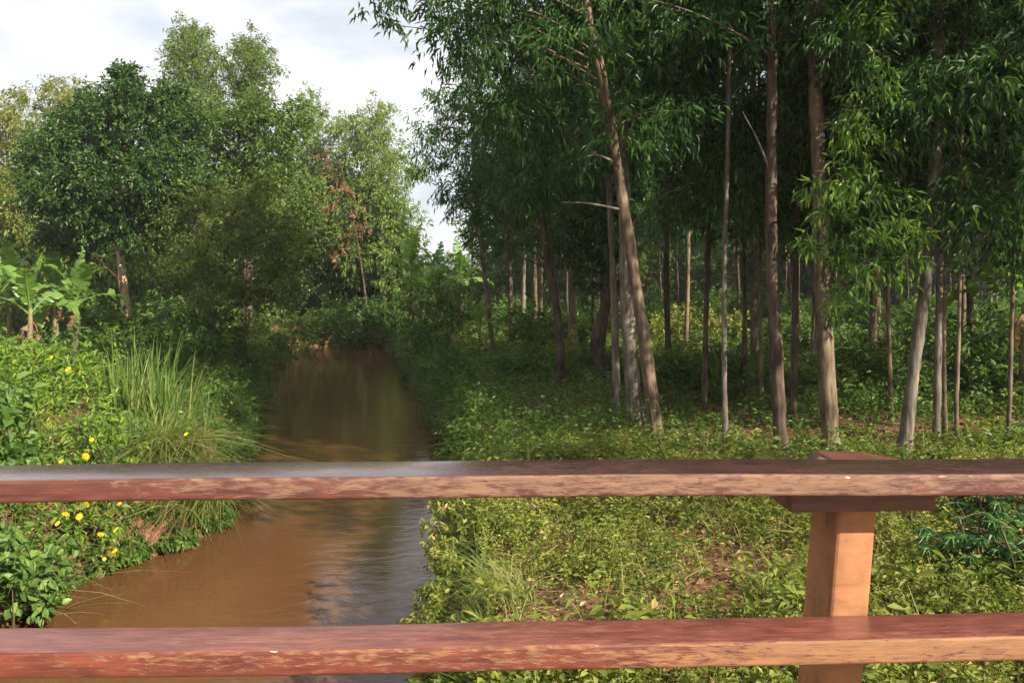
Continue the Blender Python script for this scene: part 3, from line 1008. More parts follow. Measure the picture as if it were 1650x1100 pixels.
# ------------------------------------------------------------------ banana plants
def banana_leaf_mesh(name, L, Wd, arch, seed, mat):
    r = np.random.default_rng(seed)
    g = Geo()
    n = 22
    t = np.linspace(0, 1, n + 1)
    # midrib in the x-z plane, rising then arching over
    ang = 0.25 - arch * t ** 1.4
    dx = np.cos(ang) * L / n
    dz = np.sin(ang) * L / n
    mx = np.concatenate([[0], np.cumsum(dx)[:-1]])
    mz = np.concatenate([[0], np.cumsum(dz)[:-1]])
    mid = np.stack([mx, np.zeros(n + 1), mz], -1)
    wid = Wd * 0.5 * np.where(t < 0.12, 0.02, np.sin(np.pi * np.clip((t - 0.1) / 0.9, 0, 1) ** 0.75) ** 0.6 + 0.02)
    for side in (-1, 1):
        k = 0
        while k < n:
            m = int(r.integers(1, 5))
            m = min(m, n - k)
            lift = r.uniform(-0.85, 0.3)
            gap = r.uniform(0.005, 0.05) * L * (0.5 if m == 1 else 1)
            V, Fc = [], []
            for q in range(m + 1):
                p = mid[k + q]
                w_ = wid[k + q]
                sh = (gap * (1 if q == 0 else (-1 if q == m else 0)))
                V.append(p)
                V.append(p + np.array([0.10 * w_ + sh * .5, side * w_ * .55 * math.cos(lift), w_ * .55 * (0.22 + math.sin(lift) * .6)]))
                V.append(p + np.array([0.22 * w_ + sh, side * w_ * math.cos(lift), w_ * (0.12 + math.sin(lift))]))
            for q in range(m):
                a = q * 3
                Fc += [[a, a + 1, a + 4, a + 3], [a + 1, a + 2, a + 5, a + 4]]
            g.add(V, Fc, np.clip(0.5 + r.normal(0, .15), 0, 1))
            k += m
    gm = Geo()
    tube(gm, mid - np.array([0, 0, 0.012]), np.linspace(0.03, 0.006, n + 1), 5)
    gm.A[-1][:] = 0.95
    return g.mesh(name, [mat], True), gm.mesh('midrib', [mat], True)


BL = [banana_leaf_mesh('leaf', 1.9, 0.60, a, 20 + k, M['banana']) for k, a in enumerate([0.5, 1.0, 1.5, 2.0])]
BD = [banana_leaf_mesh('dry_leaf', 1.3, 0.42, a, 40 + k, M['banana_dry']) for k, a in enumerate([1.6, 2.2])]


def banana(label, x, y, h, s, seed, n_leaf=8, group='banana plants', spin=0.0, dry=2):
    r = random.Random(seed)
    gz = ground_at(x, y)
    root = tag(empty('banana_plant', (x, y, gz)), label, 'banana plant', group)
    g = Geo()
    p = np.array([[0, 0, -0.1], [0.02, 0, h * .35], [0.03, 0.02, h * .7], [0.03, 0.02, h]])
    tube(g, curve_pts(p, 10), np.linspace(0.13, 0.06, 10) * s, 9, jitter=0.05)
    link('stem', g.mesh('stem', [M['stem']], True), root)
    for k in range(n_leaf):
        bl = BL[[0, 1, 1, 2, 2, 3, 3, 2, 1][k % 9]]
        o = link('leaf', bl[0], root)
        link('midrib', bl[1], o)
        el = [1.35, 1.05, 0.95, 0.75, 0.65, 0.45, 0.35, 0.25, 0.6][k % 9] + r.uniform(-.12, .12)
        o.location = (0.03, 0.02, h - 0.05 - 0.03 * k)
        o.rotation_euler = (r.uniform(-.25, .25), -el, spin + k * 2.4 + r.uniform(-.3, .3))
        q = s * r.uniform(0.85, 1.1)
        o.scale = (q, q, q)
    for k in range(dry):
        o = link('dry_leaf', BD[k % 2][0], root)
        link('midrib', BD[k % 2][1], o)
        o.location = (0.03, 0.02, h * 0.85 - 0.1 * k)
        o.rotation_euler = (0, 0.9, spin + k * 2.7 + 1.0)
        o.scale = (s * .7, s * .7, s * .7)
    return root


def at_px(px, d):
    return (px - 825) / F * d


BAN = [('banana plant with broad sunlit leaf, second from the left edge', 46, 20.0, 1.75, 0.78, 7),
       ('banana plant with yellowing stem, nearest the pale peeling trunk', 120, 22.0, 2.0, 0.78, 8),
       ('banana plant cut by the left edge of the picture', -14, 21.0, 1.9, 0.85, 7),
       ('banana plant half hidden behind the two sunlit ones', 88, 25.5, 2.1, 0.85, 8),
       ('banana plant in shade behind the left edge one', 15, 27.0, 2.2, 0.85, 8)]
for k, (lab, px, d, h, s, n) in enumerate(BAN):
    banana(lab, at_px(px, d), d, h, s, 60 + k, n, 'banana plants on the left bank', 0.6 * k + 0.4)
for k, (lab, px, d, h, s) in enumerate([
        ('tall banana plant with upright bright leaves in the sky gap', 662, 42.0, 3.6, 1.15),
        ('banana plant with drooping leaves right of the tall upright one', 705, 41.0, 2.9, 1.1),
        ('banana plant at the foot of the sky gap, nearest the grove', 742, 44.0, 3.0, 1.1),
        ('low banana plant between the bank bush and the tall upright one', 680, 38.0, 2.2, 1.0)]):
    banana(lab, at_px(px, d), d, h, s, 80 + k, 9, 'banana plants beyond the river bend', 1.1 * k)
banana('banana plant with wide leaves in shade at the far right', at_px(1650, 16.5), 16.5, 2.35, 1.0, 95, 9, 'banana plants on the right bank', 2.6)
banana('small banana sucker beside the slim lit leaning trunk', at_px(772, 27.2), 27.2, 1.5, 0.5, 96, 8, 'banana plants on the right bank', 0.9, 0)

# ------------------------------------------------------------------ shrubs
def shrub(name, label, lobes, leafm, leaf, dens, droop=0.15, tmpl=OVATE, wr=0.42, base_v=0.45, spread=0.22, group=None, stems=True, cat='shrub', per_twig=12):
    L0 = np.array(lobes)
    stems = stems and 'overhanging the water' not in label
    x, y = L0[:, 0].mean(), L0[:, 1].mean()
    base = np.array([x, y, ground_at(x, y)])
    root = tag(empty(name, base), label, cat, group)
    if stems:
        g = Geo()
        for lx, ly, lz, lr in lobes:
            p0 = base + np.array([(lx - x) * 0.35, (ly - y) * 0.35, 0])
            p0[2] = min(ground_at(p0[0], p0[1]), lz) - 0.05
            tube(g, curve_pts([p0, (p0 + [lx, ly, lz]) / 2 + rng.normal(0, .05, 3), [lx, ly, lz + lr * .4]], 6), np.linspace(0.014, 0.005, 6), 4)
        link('stems', g.mesh('stems', [M['bark_dark']], True, base), root)['kind'] = 'stuff'
    g = Geo()
    lobe_leaves(g, lobes, leaf, dens, droop, tmpl, base_v, spread, per_twig, wr=wr)
    link('foliage', g.mesh('foliage', [leafm], False, base), root)
    return root


# the shrub with yellow flowers
fl = [(40, 610, 45, 11.2), (110, 610, 42, 11.0), (60, 585, 32, 11.6), (118, 590, 26, 11.4), (150, 645, 38, 10.8), (60, 680, 48, 10.4), (130, 700, 46, 10.2), (185, 695, 34, 10.6),
      (25, 740, 50, 9.8), (100, 765, 50, 9.8), (170, 790, 46, 9.9), (60, 835, 46, 9.3), (125, 840, 40, 9.5), (185, 845, 28, 10.0), (205, 735, 32, 10.6), (-30, 640, 50, 11.0),
      (-30, 760, 55, 9.8), (90, 640, 40, 10.7), (20, 560, 26, 12.2), (160, 855, 24, 9.8), (-40, 850, 50, 9.4), (170, 885, 16, 9.9)]
flobes = [LB(a, b, c, d) for a, b, c, d in fl]
fs = shrub('flowering_shrub', 'bright green shrub with yellow daisy flowers on the near left bank', flobes, M['shrub'], 0.085, 4.6, 0.12, OVATE, 0.36, 0.5, 0.24, cat='shrub')


def flower_mesh():
    g = Geo()
    n = 9
    a = np.linspace(0, 2 * math.pi, n, endpoint=False)
    d = np.stack([np.cos(a), np.sin(a), np.full(n, 0.12)], -1)
    leaves(g, d * 0.008, d, 0.032, 0.017, rng.uniform(.3, .9, n), OVATE, np.zeros(n))
    th = np.linspace(0, 2 * math.pi, 8, endpoint=False)
    V = [[math.cos(t) * .010, math.sin(t) * .010, .003] for t in th] + [[0, 0, .011]]
    gd = Geo()
    gd.add(V, [[k, (k + 1) % 8, 8] for k in range(8)], 0.0)
    return g.mesh('flower', [M['petal']], False), gd.mesh('flower_disc', [M['petal']], False)


FM = flower_mesh()
r_ = random.Random(3)
for px, py, d in [(65, 820, 8.75), (128, 832, 8.95), (93, 843, 8.7), (193, 811, 9.35), (162, 861, 9.2), (187, 853, 9.35), (180, 880, 9.5), (184, 889, 9.5), (181, 893, 9.45), (168, 900, 9.5),
                  (148, 708, 9.3), (184, 709, 9.7), (110, 595, 10.6), (83, 575, 11.0), (129, 600, 10.6), (142, 644, 10.1), (79, 660, 9.8), (86, 670, 9.7), (78, 675, 9.7),
                  (99, 743, 9.0), (138, 735, 9.2), (139, 725, 9.2), (46, 702, 9.5), (80, 710, 9.5), (140, 812, 9.1), (105, 828, 8.9), (3, 636, 10.3), (300, 699, 11.0), (60, 562, 11.6),
                  (6, 830, 8.8), (40, 770, 9.1)]:
    o = link('flower', FM[0], fs)
    link('flower_disc', FM[1], o)
    p = W(px, py, d) - np.array(fs.location)
    o.location = p
    o.rotation_euler = (1.0 + r_.uniform(-.5, .4), r_.uniform(-.2, .5), r_.uniform(0, 6))
    s = r_.uniform(0.5, 1.2)
    o.scale = (s, s, s)

shrub('creeping_vine', 'broad leaved creeper hanging over the water at the lower left corner',
      [LB(15, 890, 34, 8.3), LB(55, 935, 36, 8.3), LB(20, 960, 36, 8.2), LB(85, 905, 22, 8.6), LB(65, 975, 26, 8.3), LB(-20, 920, 40, 8.3), LB(100, 880, 20, 8.8), LB(10, 840, 34, 8.6)],
      M['vine'], 0.11, 3.4, 0.25, OVATE, 0.75, 0.5, 0.25, cat='creeper')
shrub('broad_leaf_bush', 'bush with large drooping leaves at the left edge above the railing',
      [LB(10, 690, 38, 9.6), LB(40, 730, 30, 9.5), LB(0, 735, 34, 9.4), LB(15, 640, 30, 10.0)], M['vine'], 0.17, 3.0, 0.35, OVATE, 0.6, 0.35, 0.22)

SHR = [
    # right bank and grove
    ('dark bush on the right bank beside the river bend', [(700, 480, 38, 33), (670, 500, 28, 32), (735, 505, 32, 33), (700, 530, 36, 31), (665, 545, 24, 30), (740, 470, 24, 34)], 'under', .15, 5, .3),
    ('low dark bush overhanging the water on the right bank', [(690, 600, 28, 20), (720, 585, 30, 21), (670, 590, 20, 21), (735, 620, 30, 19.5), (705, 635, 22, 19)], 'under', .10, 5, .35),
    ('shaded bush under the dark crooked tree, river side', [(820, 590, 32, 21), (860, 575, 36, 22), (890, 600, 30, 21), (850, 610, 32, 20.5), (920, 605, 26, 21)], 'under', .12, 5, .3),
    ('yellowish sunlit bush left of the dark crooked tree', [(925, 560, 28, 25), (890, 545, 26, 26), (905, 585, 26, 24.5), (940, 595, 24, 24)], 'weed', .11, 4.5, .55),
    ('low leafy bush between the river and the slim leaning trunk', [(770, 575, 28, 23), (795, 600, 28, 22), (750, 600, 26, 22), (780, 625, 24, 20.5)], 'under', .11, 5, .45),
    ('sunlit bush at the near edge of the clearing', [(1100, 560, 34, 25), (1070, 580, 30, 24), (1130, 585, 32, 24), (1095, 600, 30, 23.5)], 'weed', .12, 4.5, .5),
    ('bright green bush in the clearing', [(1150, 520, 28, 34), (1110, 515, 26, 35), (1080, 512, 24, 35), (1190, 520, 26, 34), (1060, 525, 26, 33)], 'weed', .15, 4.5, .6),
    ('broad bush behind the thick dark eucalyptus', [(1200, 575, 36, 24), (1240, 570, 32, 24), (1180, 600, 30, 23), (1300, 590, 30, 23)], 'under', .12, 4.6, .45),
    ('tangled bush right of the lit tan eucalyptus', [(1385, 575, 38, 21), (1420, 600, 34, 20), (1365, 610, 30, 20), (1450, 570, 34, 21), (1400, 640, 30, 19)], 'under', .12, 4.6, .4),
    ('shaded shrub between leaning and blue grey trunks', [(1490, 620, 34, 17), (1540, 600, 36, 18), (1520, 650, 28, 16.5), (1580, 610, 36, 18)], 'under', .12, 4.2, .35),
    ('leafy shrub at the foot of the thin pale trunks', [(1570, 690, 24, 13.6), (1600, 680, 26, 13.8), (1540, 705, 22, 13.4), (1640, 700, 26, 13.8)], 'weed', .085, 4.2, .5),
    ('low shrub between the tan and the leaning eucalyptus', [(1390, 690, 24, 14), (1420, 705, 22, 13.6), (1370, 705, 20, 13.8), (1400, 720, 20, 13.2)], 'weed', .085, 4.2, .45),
    ('leafy clump on the bank corner above the railing', [(735, 700, 20, 13.2), (760, 705, 20, 13.2), (722, 722, 16, 12.8), (790, 715, 18, 13.0)], 'under', .075, 4.6, .55),
    ('lit fresh green clump overhanging the water below the top rail', [(692, 850, 22, 8.1), (712, 830, 22, 8.4), (690, 878, 18, 7.8), (710, 885, 22, 7.6), (735, 860, 22, 8.0), (735, 900, 24, 7.3), (740, 825, 22, 8.6)], 'weed', .055, 4.4, .55),
    # left bank
    ('dark shaded shrub at the left water edge behind the tall grass', [(365, 630, 32, 16.5), (388, 670, 26, 16), (350, 690, 34, 15.5), (385, 715, 24, 15), (340, 640, 28, 17), (320, 600, 28, 18)], 'under', .10, 5, .3),
    ('shaded bush on the left bank below the olive tree', [(340, 560, 34, 21), (380, 565, 32, 22), (400, 590, 24, 22), (310, 570, 30, 21), (370, 530, 34, 23), (330, 520, 30, 23)], 'under', .12, 5, .35),
    ('grey green bush leaning over the river bend from the left', [(440, 540, 32, 29), (470, 555, 26, 29), (420, 560, 30, 28), (480, 525, 32, 31), (450, 510, 32, 31), (410, 525, 32, 29), (470, 572, 18, 33), (500, 564, 18, 38), (435, 585, 20, 29)], 'olive', .12, 5, .4),
    ('round bush at the far end of the visible water', [(520, 520, 30, 42), (555, 525, 28, 43), (500, 545, 22, 41), (540, 500, 28, 44), (530, 548, 20, 42)], 'under', .17, 5, .4),
    ('dark bush in the notch where the river turns', [(600, 515, 32, 50), (640, 510, 28, 50), (620, 540, 22, 49), (585, 540, 22, 50), (650, 535, 22, 49), (580, 500, 26, 52), (555, 551, 17, 50.5), (610, 553, 15, 50), (640, 551, 15, 49), (585, 553, 14, 50)], 'dark_leaf', .2, 5, .4),
    ('low weeds bush in front of the banana plants', [(20, 560, 26, 16), (60, 575, 26, 16), (100, 575, 28, 16), (150, 590, 28, 15.5), (190, 590, 26, 15.5), (-20, 570, 30, 16)], 'shrub', .10, 4.2, .45),
    ('dark undergrowth between the pale trunk and the tall grass', [(240, 560, 30, 18), (280, 555, 30, 19), (220, 540, 28, 20), (270, 520, 34, 21), (165, 545, 26, 20)], 'under', .11, 4.6, .35),
    ('undergrowth shading the banana stems', [(15, 520, 30, 28), (70, 525, 30, 28), (140, 520, 30, 27), (110, 500, 30, 29), (180, 500, 30, 28), (40, 490, 30, 30)], 'under', .15, 4.6, .35),
]
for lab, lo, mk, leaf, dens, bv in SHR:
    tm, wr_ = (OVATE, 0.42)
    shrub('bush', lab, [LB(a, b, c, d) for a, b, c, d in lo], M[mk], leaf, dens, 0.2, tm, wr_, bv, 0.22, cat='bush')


bush_protos = []
for q in range(3):
    rb = np.random.default_rng(900 + q)
    lo = [[rb.normal(0, .45), rb.normal(0, .4), rb.uniform(.2, .8), rb.uniform(.3, .5)] for _ in range(8)]
    g = Geo()
    lobe_leaves(g, lo, .085, 3.6, .2, OVATE, .42, .22, 12, wr=.42)
    bush_protos.append(g.mesh('undergrowth_bush', [M['under']]))
rb = random.Random(21)
for k in range(150):
    yy = rb.uniform(17, 70)
    if k < 105:
        xx = rb.uniform(np.interp(yy, RY, RX) + 2.2, .66 * yy + 3)
    else:
        xx = np.interp(min(yy, 44), LY, LX) - rb.uniform(2.2, 18)
    zz = ground_at(xx, yy)
    if zz < .6 or (735 < 825 + xx / yy * F < 865 and yy < 31):
        continue
    o = link('undergrowth_bush', bush_protos[rb.randrange(3)])
    o.location = (xx, yy, zz)
    o.rotation_euler = (0, 0, rb.uniform(0, 6.28))
    q = rb.uniform(.7, 1.5) * (1 + yy / 90)
    o.scale = (q * 1.25, q * 1.25, q)
    if k < 105:
        tag(o, 'rounded low bush on the shaded floor of the grove', 'bush', 'low bushes across the grove floor')
    else:
        tag(o, 'rounded low bush in the shade under the left bank trees', 'bush', 'low bushes under the left bank trees')


# cassava-like bush with fingered leaves
def cassava(label, px, py0, d, h, nst, seed):
    r = np.random.default_rng(seed)
    x = at_px(px, d)
    base = np.array([x, d, ground_at(x, d)])
    root = tag(empty('cassava_bush', base), label, 'bush')
    gs, gl = Geo(), Geo()
    for k in range(nst):
        a = r.uniform(0, 6.28)
        off = np.array([math.cos(a), math.sin(a), 0]) * r.uniform(0.05, 0.5)
        p0 = base + off * 0.6
        p0[2] = ground_at(p0[0], p0[1]) - 0.03
        p1 = p0 + off * 0.7 + np.array([0, 0, h * r.uniform(0.6, 1.0)])
        sp = curve_pts([p0, (p0 + p1) / 2 + r.normal(0, .04, 3), p1], 8)
        tube(gs, sp, np.linspace(.014, .006, 8), 5)
        for q in range(9):
            o = sp[min(7, 2 + int(q * 0.65))] + r.normal(0, .02, 3)
            b = r.uniform(0, 6.28)
            pd = np.array([math.cos(b), math.sin(b), r.uniform(-.1, .6)])
            tip = o + pd * r.uniform(.10, .24)
            tube(gs, np.array([o, (o + tip) / 2 + [0, 0, .01], tip]), [.004, .003, .003], 4)
            nf = 7
            f = np.linspace(-1.5, 1.5, nf)
            e1 = unit(np.array([pd[0], pd[1], -0.25]))
            e2 = unit(np.cross(UP, e1))
            dd = np.cos(f)[:, None] * e1 + np.sin(f)[:, None] * e2
            dd[:, 2] -= .15
            leaves(gl, np.repeat(tip[None], nf, 0), dd, r.uniform(.11, .17) * (1 - .25 * np.abs(f) / 1.5), 0.036, np.full(nf, 0.45) + r.normal(0, .2) + r.normal(0, .06, nf),
                   LANCE, r.normal(0, .25, nf))
    link('stems', gs.mesh('stems', [M['bark_tan']], True, base), root)['kind'] = 'stuff'
    link('foliage', gl.mesh('foliage', [M['cassava']], False, base), root)


def waterline(yy, side):
    ex = float(np.interp(yy, LY if side < 0 else RY, LX if side < 0 else RX))
    xs = ex + side * np.linspace(-.7, 1.2, 80)
    zz = ground_z(xs, np.full(80, yy))
    return float(xs[np.argmax(zz > 0.03)])


tl = []
for yy in np.arange(8.7, 12.8, 0.13):
    ex = waterline(yy, -1)
    tl.append([ex - rng.uniform(.3, .55), yy, rng.uniform(.75, 1.05), rng.uniform(.17, .26)])
    tl.append([ex - rng.uniform(.55, 1.0), yy, rng.uniform(1.0, 1.25), rng.uniform(.2, .28)])
    tl.append([ex - rng.uniform(.1, .3), yy - .05, rng.uniform(.4, .7), rng.uniform(.15, .24)])
    tl.append([ex + rng.uniform(-.05, .10), yy - .05, rng.uniform(.10, .30), rng.uniform(.13, .20)])
    if rng.uniform() < .7:
        tl.append([ex + rng.uniform(.0, .14), yy - .02, rng.uniform(.06, .16), rng.uniform(.08, .13)])
tl += [LB(238, 846, 22, 10.95), LB(215, 858, 20, 10.7), LB(262, 838, 22, 11.2), LB(240, 825, 24, 11.3), LB(225, 838, 20, 11.0), LB(275, 858, 18, 11.1)]
shrub('trailing_shrub', 'trailing greenery hanging over the left bank down to the brown water', tl, M['under'], .075, 4.0, .5, OVATE, .42, .5, .25, stems=False)
tl = []
for yy in np.arange(5.0, 12.5, 0.2):
    ex = float(np.interp(yy, RY, RX))
    tl.append([ex + rng.uniform(0.05, .3), yy, rng.uniform(.6, .95), rng.uniform(.14, .22)])
    tl.append([ex + rng.uniform(.05, .2), yy, rng.uniform(.3, .6), rng.uniform(.10, .16)])
BANKS = [
    ('shaded bushes spilling into the water on the left bank behind the tall grass', -1, 14.2, 21.0, .40, .28),
    ('dark bushes spilling into the water on the left bank below the olive tree', -1, 21.0, 31.0, .52, .42),
    ('bushes along the left water edge nearest the river bend', -1, 31.0, 43.0, .66, .60),
    ('dark leafy fringe along the right water edge nearest the bank corner', 1, 13.4, 19.0, .34, .28),
    ('rounded shaded bushes along the right water edge at the narrows', 1, 19.0, 30.0, .50, .42),
    ('bushes along the right water edge nearest the river bend', 1, 30.0, 46.0, .62, .60),
    ('dense dark bushes closing the far end of the visible river', 1, 46.0, 55.5, .85, .34)]
for lab_, sd_, ya, yb, rad_, st_ in BANKS:
    tl2 = []
    for yy in np.arange(ya, yb, st_):
        ex = waterline(yy, sd_)
        tl2.append([ex + sd_ * rng.uniform(.0, .25) * rad_, yy, rng.uniform(.10, .45), rad_ * rng.uniform(.5, .8)])
        tl2.append([ex + sd_ * rng.uniform(.4, 1.0) * rad_, yy, rng.uniform(.7, 1.1), rad_ * rng.uniform(.7, 1.0)])
        if rng.uniform() < .55:
            tl2.append([ex + sd_ * rng.uniform(.8, 1.9) * rad_, yy, rng.uniform(1.1, 1.2) + rad_ * .7, rad_ * rng.uniform(.6, 1.0)])
    shrub('bank_bush', lab_, tl2, M['under'], .085 + .0026 * ya, 3.4, .3, LANCE, .42, .38, .22, stems=False, cat='bush')
shrub('trailing_shrub', 'leafy weeds spilling over the edge of the sunny right bank', tl, M['weed'], .055, 3.6, .4, OVATE, .45, .5, .25, stems=False)
cassava('dark green bush with fingered leaves low at the right edge', 1640, 0, 6.7, 0.72, 26, 1)
cassava('taller finger leaved bush at the right edge just under the top rail', 1625, 0, 7.9, 0.75, 16, 5)
cassava('smaller finger leaved bush right of the railing post', 1555, 0, 8.4, 0.42, 7, 2)
cassava('finger leaved bush past the right edge', 1760, 0, 7.4, 0.9, 10, 3)


# ------------------------------------------------------------------ grass
def blades(geo, base, h, lean_dir, lean, width, v, segs=5):
    n = len(base)
    t = np.linspace(0, 1, segs + 1)[None, :, None]
    hor = np.stack([np.cos(lean_dir), np.sin(lean_dir), np.zeros(n)], -1)[:, None, :]
    h_ = np.broadcast_to(h, (n,))[:, None, None]
    ln = np.broadcast_to(lean, (n,))[:, None, None]
    p = base[:, None, :] + hor * (ln * h_ * t ** 2.0) + UP * (h_ * (t - 0.42 * np.minimum(ln, 2.2) * t ** 2.6))
    tw = lean_dir + math.pi / 2 + rng.normal(0, .5, n)
    sd = np.stack([np.cos(tw), np.sin(tw), rng.normal(0, .2, n)], -1)[:, None, :]
    w_ = np.broadcast_to(width, (n,))[:, None, None] * np.array([.6, 1, .95, .75, .45, .04])[None, :segs + 1, None] * 0.5
    V = np.stack([p - sd * w_, p + sd * w_], 2)
    k = (segs + 1) * 2
    q = np.arange(segs) * 2
    Fc = np.stack([q, q + 1, q + 3, q + 2], -1)[None] + (np.arange(n) * k)[:, None, None]
    geo.add(V.reshape(-1, 3), Fc.reshape(-1, 4), np.repeat(np.clip(v, 0, 1), k))


def grass_clump(label, x, y, n, h, spread, lean=(0.2, 1.0), width=0.012, bv=0.42, dirs=None, z=None, mat='grass', group=None, sd=.22):
    z = ground_at(x, y) if z is None else z
    base = np.array([x, y, z])
    a = rng.uniform(0, 6.28, n)
    rad = spread * np.sqrt(rng.uniform(0, 1, n))
    b = base + np.stack([np.cos(a) * rad, np.sin(a) * rad, np.zeros(n)], -1)
    b[:, 2] = np.maximum(ground_z(b[:, 0], b[:, 1]), z - 0.35) - 0.03
    ld = a + rng.normal(0, .6, n) if dirs is None else rng.normal(dirs[0], dirs[1], n)
    g = Geo()
    blades(g, b, h * rng.uniform(.55, 1.1, n), ld, rng.uniform(lean[0], lean[1], n), width * rng.uniform(.7, 1.3, n), bv + rng.normal(0, sd, n))
    o = link('grass_clump', g.mesh('grass_clump', [M[mat]], False, base))
    o.location = base
    tag(o, label, 'grass', group)
    return o


grass_clump('tall upright grass clump behind the yellow flowered shrub', at_px(195, 12.8), 12.8, 90, 1.7, 0.25, (0.02, .45), .024, .30, sd=.28)
grass_clump('tallest arching grass clump at the left water edge', at_px(265, 12.8), 12.8, 130, 1.6, 0.42, (0.05, .65), .022, .30, sd=.3)
grass_clump('stiff grass clump between the two tallest ones', at_px(235, 13.4), 13.4, 110, 1.75, 0.4, (0.02, .45), .024, .28, sd=.28)
grass_clump('wispy grass clump right of the tallest one, leaning to the river', at_px(305, 13.2), 13.2, 80, 1.1, 0.35, (0.15, .6), .018, .36, (0.6, 1.2), sd=.3)
grass_clump('short bushy grass below the tallest clump', at_px(255, 12.0), 12.0, 320, 0.7, 0.55, (0.2, .9), .013, .40, sd=.32)
grass_clump('low grass in front of the arching clump above the rail', at_px(230, 11.7), 11.7, 380, 0.85, 0.55, (0.2, 1.1), .013, .48, sd=.32)
grass_clump('pale grass hanging into the brown water below the top rail', at_px(290, 11.5), 11.5, 420, 0.95, 0.5, (0.9, 2.4), .012, .55, (-1.4, .7), 0.75, sd=.3)
grass_clump('drooping grass fringe tipping over the water, nearest mid river', at_px(330, 11.9), 11.9, 240, 0.9, 0.35, (0.9, 2.2), .012, .6, (-0.9, .7), 0.75, sd=.3)
grass_clump('coarse grass stalks arching over the creeper at lower left', at_px(45, 8.9), 8.9, 70, 1.0, 0.18, (0.4, 1.7), .016, .6, (-.6, 1.0))
grass_clump('dark grass tussock on the right bank at the river narrows', at_px(700, 18.5), 18.5, 500, 1.0, 0.55, (0.3, 1.4), .014, .25, (3.4, 1.2))
grass_clump('second grass tussock further along the right bank', at_px(690, 22.5), 22.5, 450, 1.0, 0.6, (0.3, 1.4), .016, .25, (3.4, 1.2))
grass_clump('long grass at the bank corner under the lower rail', at_px(745, 5.5), 5.5, 300, .5, 0.3, (0.4, 1.8), .008, .5, (3.3, .9))
grass_clump('yellowish grass tuft on the right bank slope', at_px(800, 6.6), 6.6, 420, .42, 0.32, (0.4, 1.6), .007, .7, (3.6, 1.2))
grass_clump('sparse dry grass leaning over the water from the right bank', at_px(690, 8.4), 8.4, 120, .55, 0.22, (0.6, 2.0), .006, .75, (3.2, .5))


def bank_fringe(name, label, ys, edge, side, n, h, v, d_dir):
    y = rng.uniform(ys[0], ys[1], n)
    x = edge(y) + side * rng.uniform(-.05, .55, n)
    b = np.stack([x, y, ground_z(x, y) - 0.03], -1)
    b = b[b[:, 2] > 0.1]
    n = len(b)
    g = Geo()
    blades(g, b, h * rng.uniform(.4, 1.1, n), rng.normal(d_dir, .9, n), rng.uniform(.4, 2.0, n), 0.012 * rng.uniform(.6, 1.3, n) * np.clip(b[:, 1] / 15, .6, 2), v + rng.normal(0, .2, n))
    tag(link(name, g.mesh(name, [M['grass']])), label, 'grass', kind='stuff')


bank_fringe('bank_grass', 'grass fringe along the right river bank', (4.5, 48), lambda y: np.interp(y, RY, RX), 1, 9000, .55, .35, math.pi)
bank_fringe('bank_grass', 'grass fringe along the left river bank', (6, 44), lambda y: np.interp(y, LY, LX), -1, 9000, .6, .35, 0.0)


# ------------------------------------------------------------------ weeds on the banks
def weed_cover(name, label, x, y, h, leaf, n_leaf, mat, bv, sp, wr=.5):
    n = len(x)
    z = ground_z(x, y)
    ok = z > 0.35
    x, y, z, h, leaf, bv = x[ok], y[ok], z[ok], h[ok], leaf[ok], bv[ok]
    n = len(x)
    L = n_leaf
    t = rng.uniform(.08, 1, (n, L))
    a = rng.uniform(0, 6.28, (n, L))
    tilt = rng.normal(0, .22, (n, 2))
    rad = (h[:, None] * .30) * rng.uniform(.1, 1, (n, L)) * (1.15 - .6 * t)
    pos = np.stack([x[:, None] + np.cos(a) * rad + tilt[:, :1] * t * h[:, None], y[:, None] + np.sin(a) * rad + tilt[:, 1:] * t * h[:, None], z[:, None] + h[:, None] * t], -1)
    d = np.stack([np.cos(a), np.sin(a), rng.normal(.15, .4, (n, L))], -1)
    ln = leaf[:, None] * rng.uniform(.6, 1.3, (n, L))
    v = bv[:, None] + rng.normal(0, sp, (n, 1)) + rng.normal(0, sp * .7, (n, L)) + (t - .5) * .15
    g = Geo()
    leaves(g, pos.reshape(-1, 3), d.reshape(-1, 3), ln.ravel(), ln.ravel() * wr, v.ravel(), LANCE)
    # stalks
    st = np.stack([x, y, z - .02], -1)
    dd = np.stack([tilt[:, 0], tilt[:, 1], np.ones(n)], -1)
    leaves(g, st, dd, h * 1.0, .008, np.full(n, .55) + rng.normal(0, .2, n), STALK)
    tag(link(name, g.mesh(name, [M[mat]])), label, 'weeds', kind='stuff')


def patch(x, y, s, seed):
    return lumps(x, y, s, seed) + .6 * lumps(x, y, s * 2.3, seed + 1)


# sunny bank in front of the grove
hx, hy = at_px(1492, 8.35), 8.35
n = 15000
y = 4.2 + (12.8 - 4.2) * rng.uniform(0, 1, n) ** 1.05
x = rng.uniform(-1.6, 1, n)
x = np.where(rng.uniform(0, 1, n) < .10, np.interp(y, RY, RX) + rng.uniform(-.1, .9, n), np.interp(y, RY, RX) + rng.uniform(0, 1, n) * (0.66 * y + 2.5))
pv = patch(x, y, 1.5, 30)
keep = (rng.uniform(-.48, .65, n) < pv) & ((x - hx) ** 2 * .6 + (y - hy - .1) ** 2 > .09)
x, y, pv = x[keep], y[keep], pv[keep]
h = np.clip(.16 + .13 * pv + rng.exponential(.05, len(x)), .05, .5)
weed_cover('weed_cover', 'sunlit mixed weeds covering the right bank behind the railing', x, y, h, rng.uniform(.028, .062, len(x)), 20, 'weed', .5 + .25 * patch(x, y, .8, 40), .2)
n = 2300
y = 4.4 + 8.2 * rng.uniform(0, 1, n)
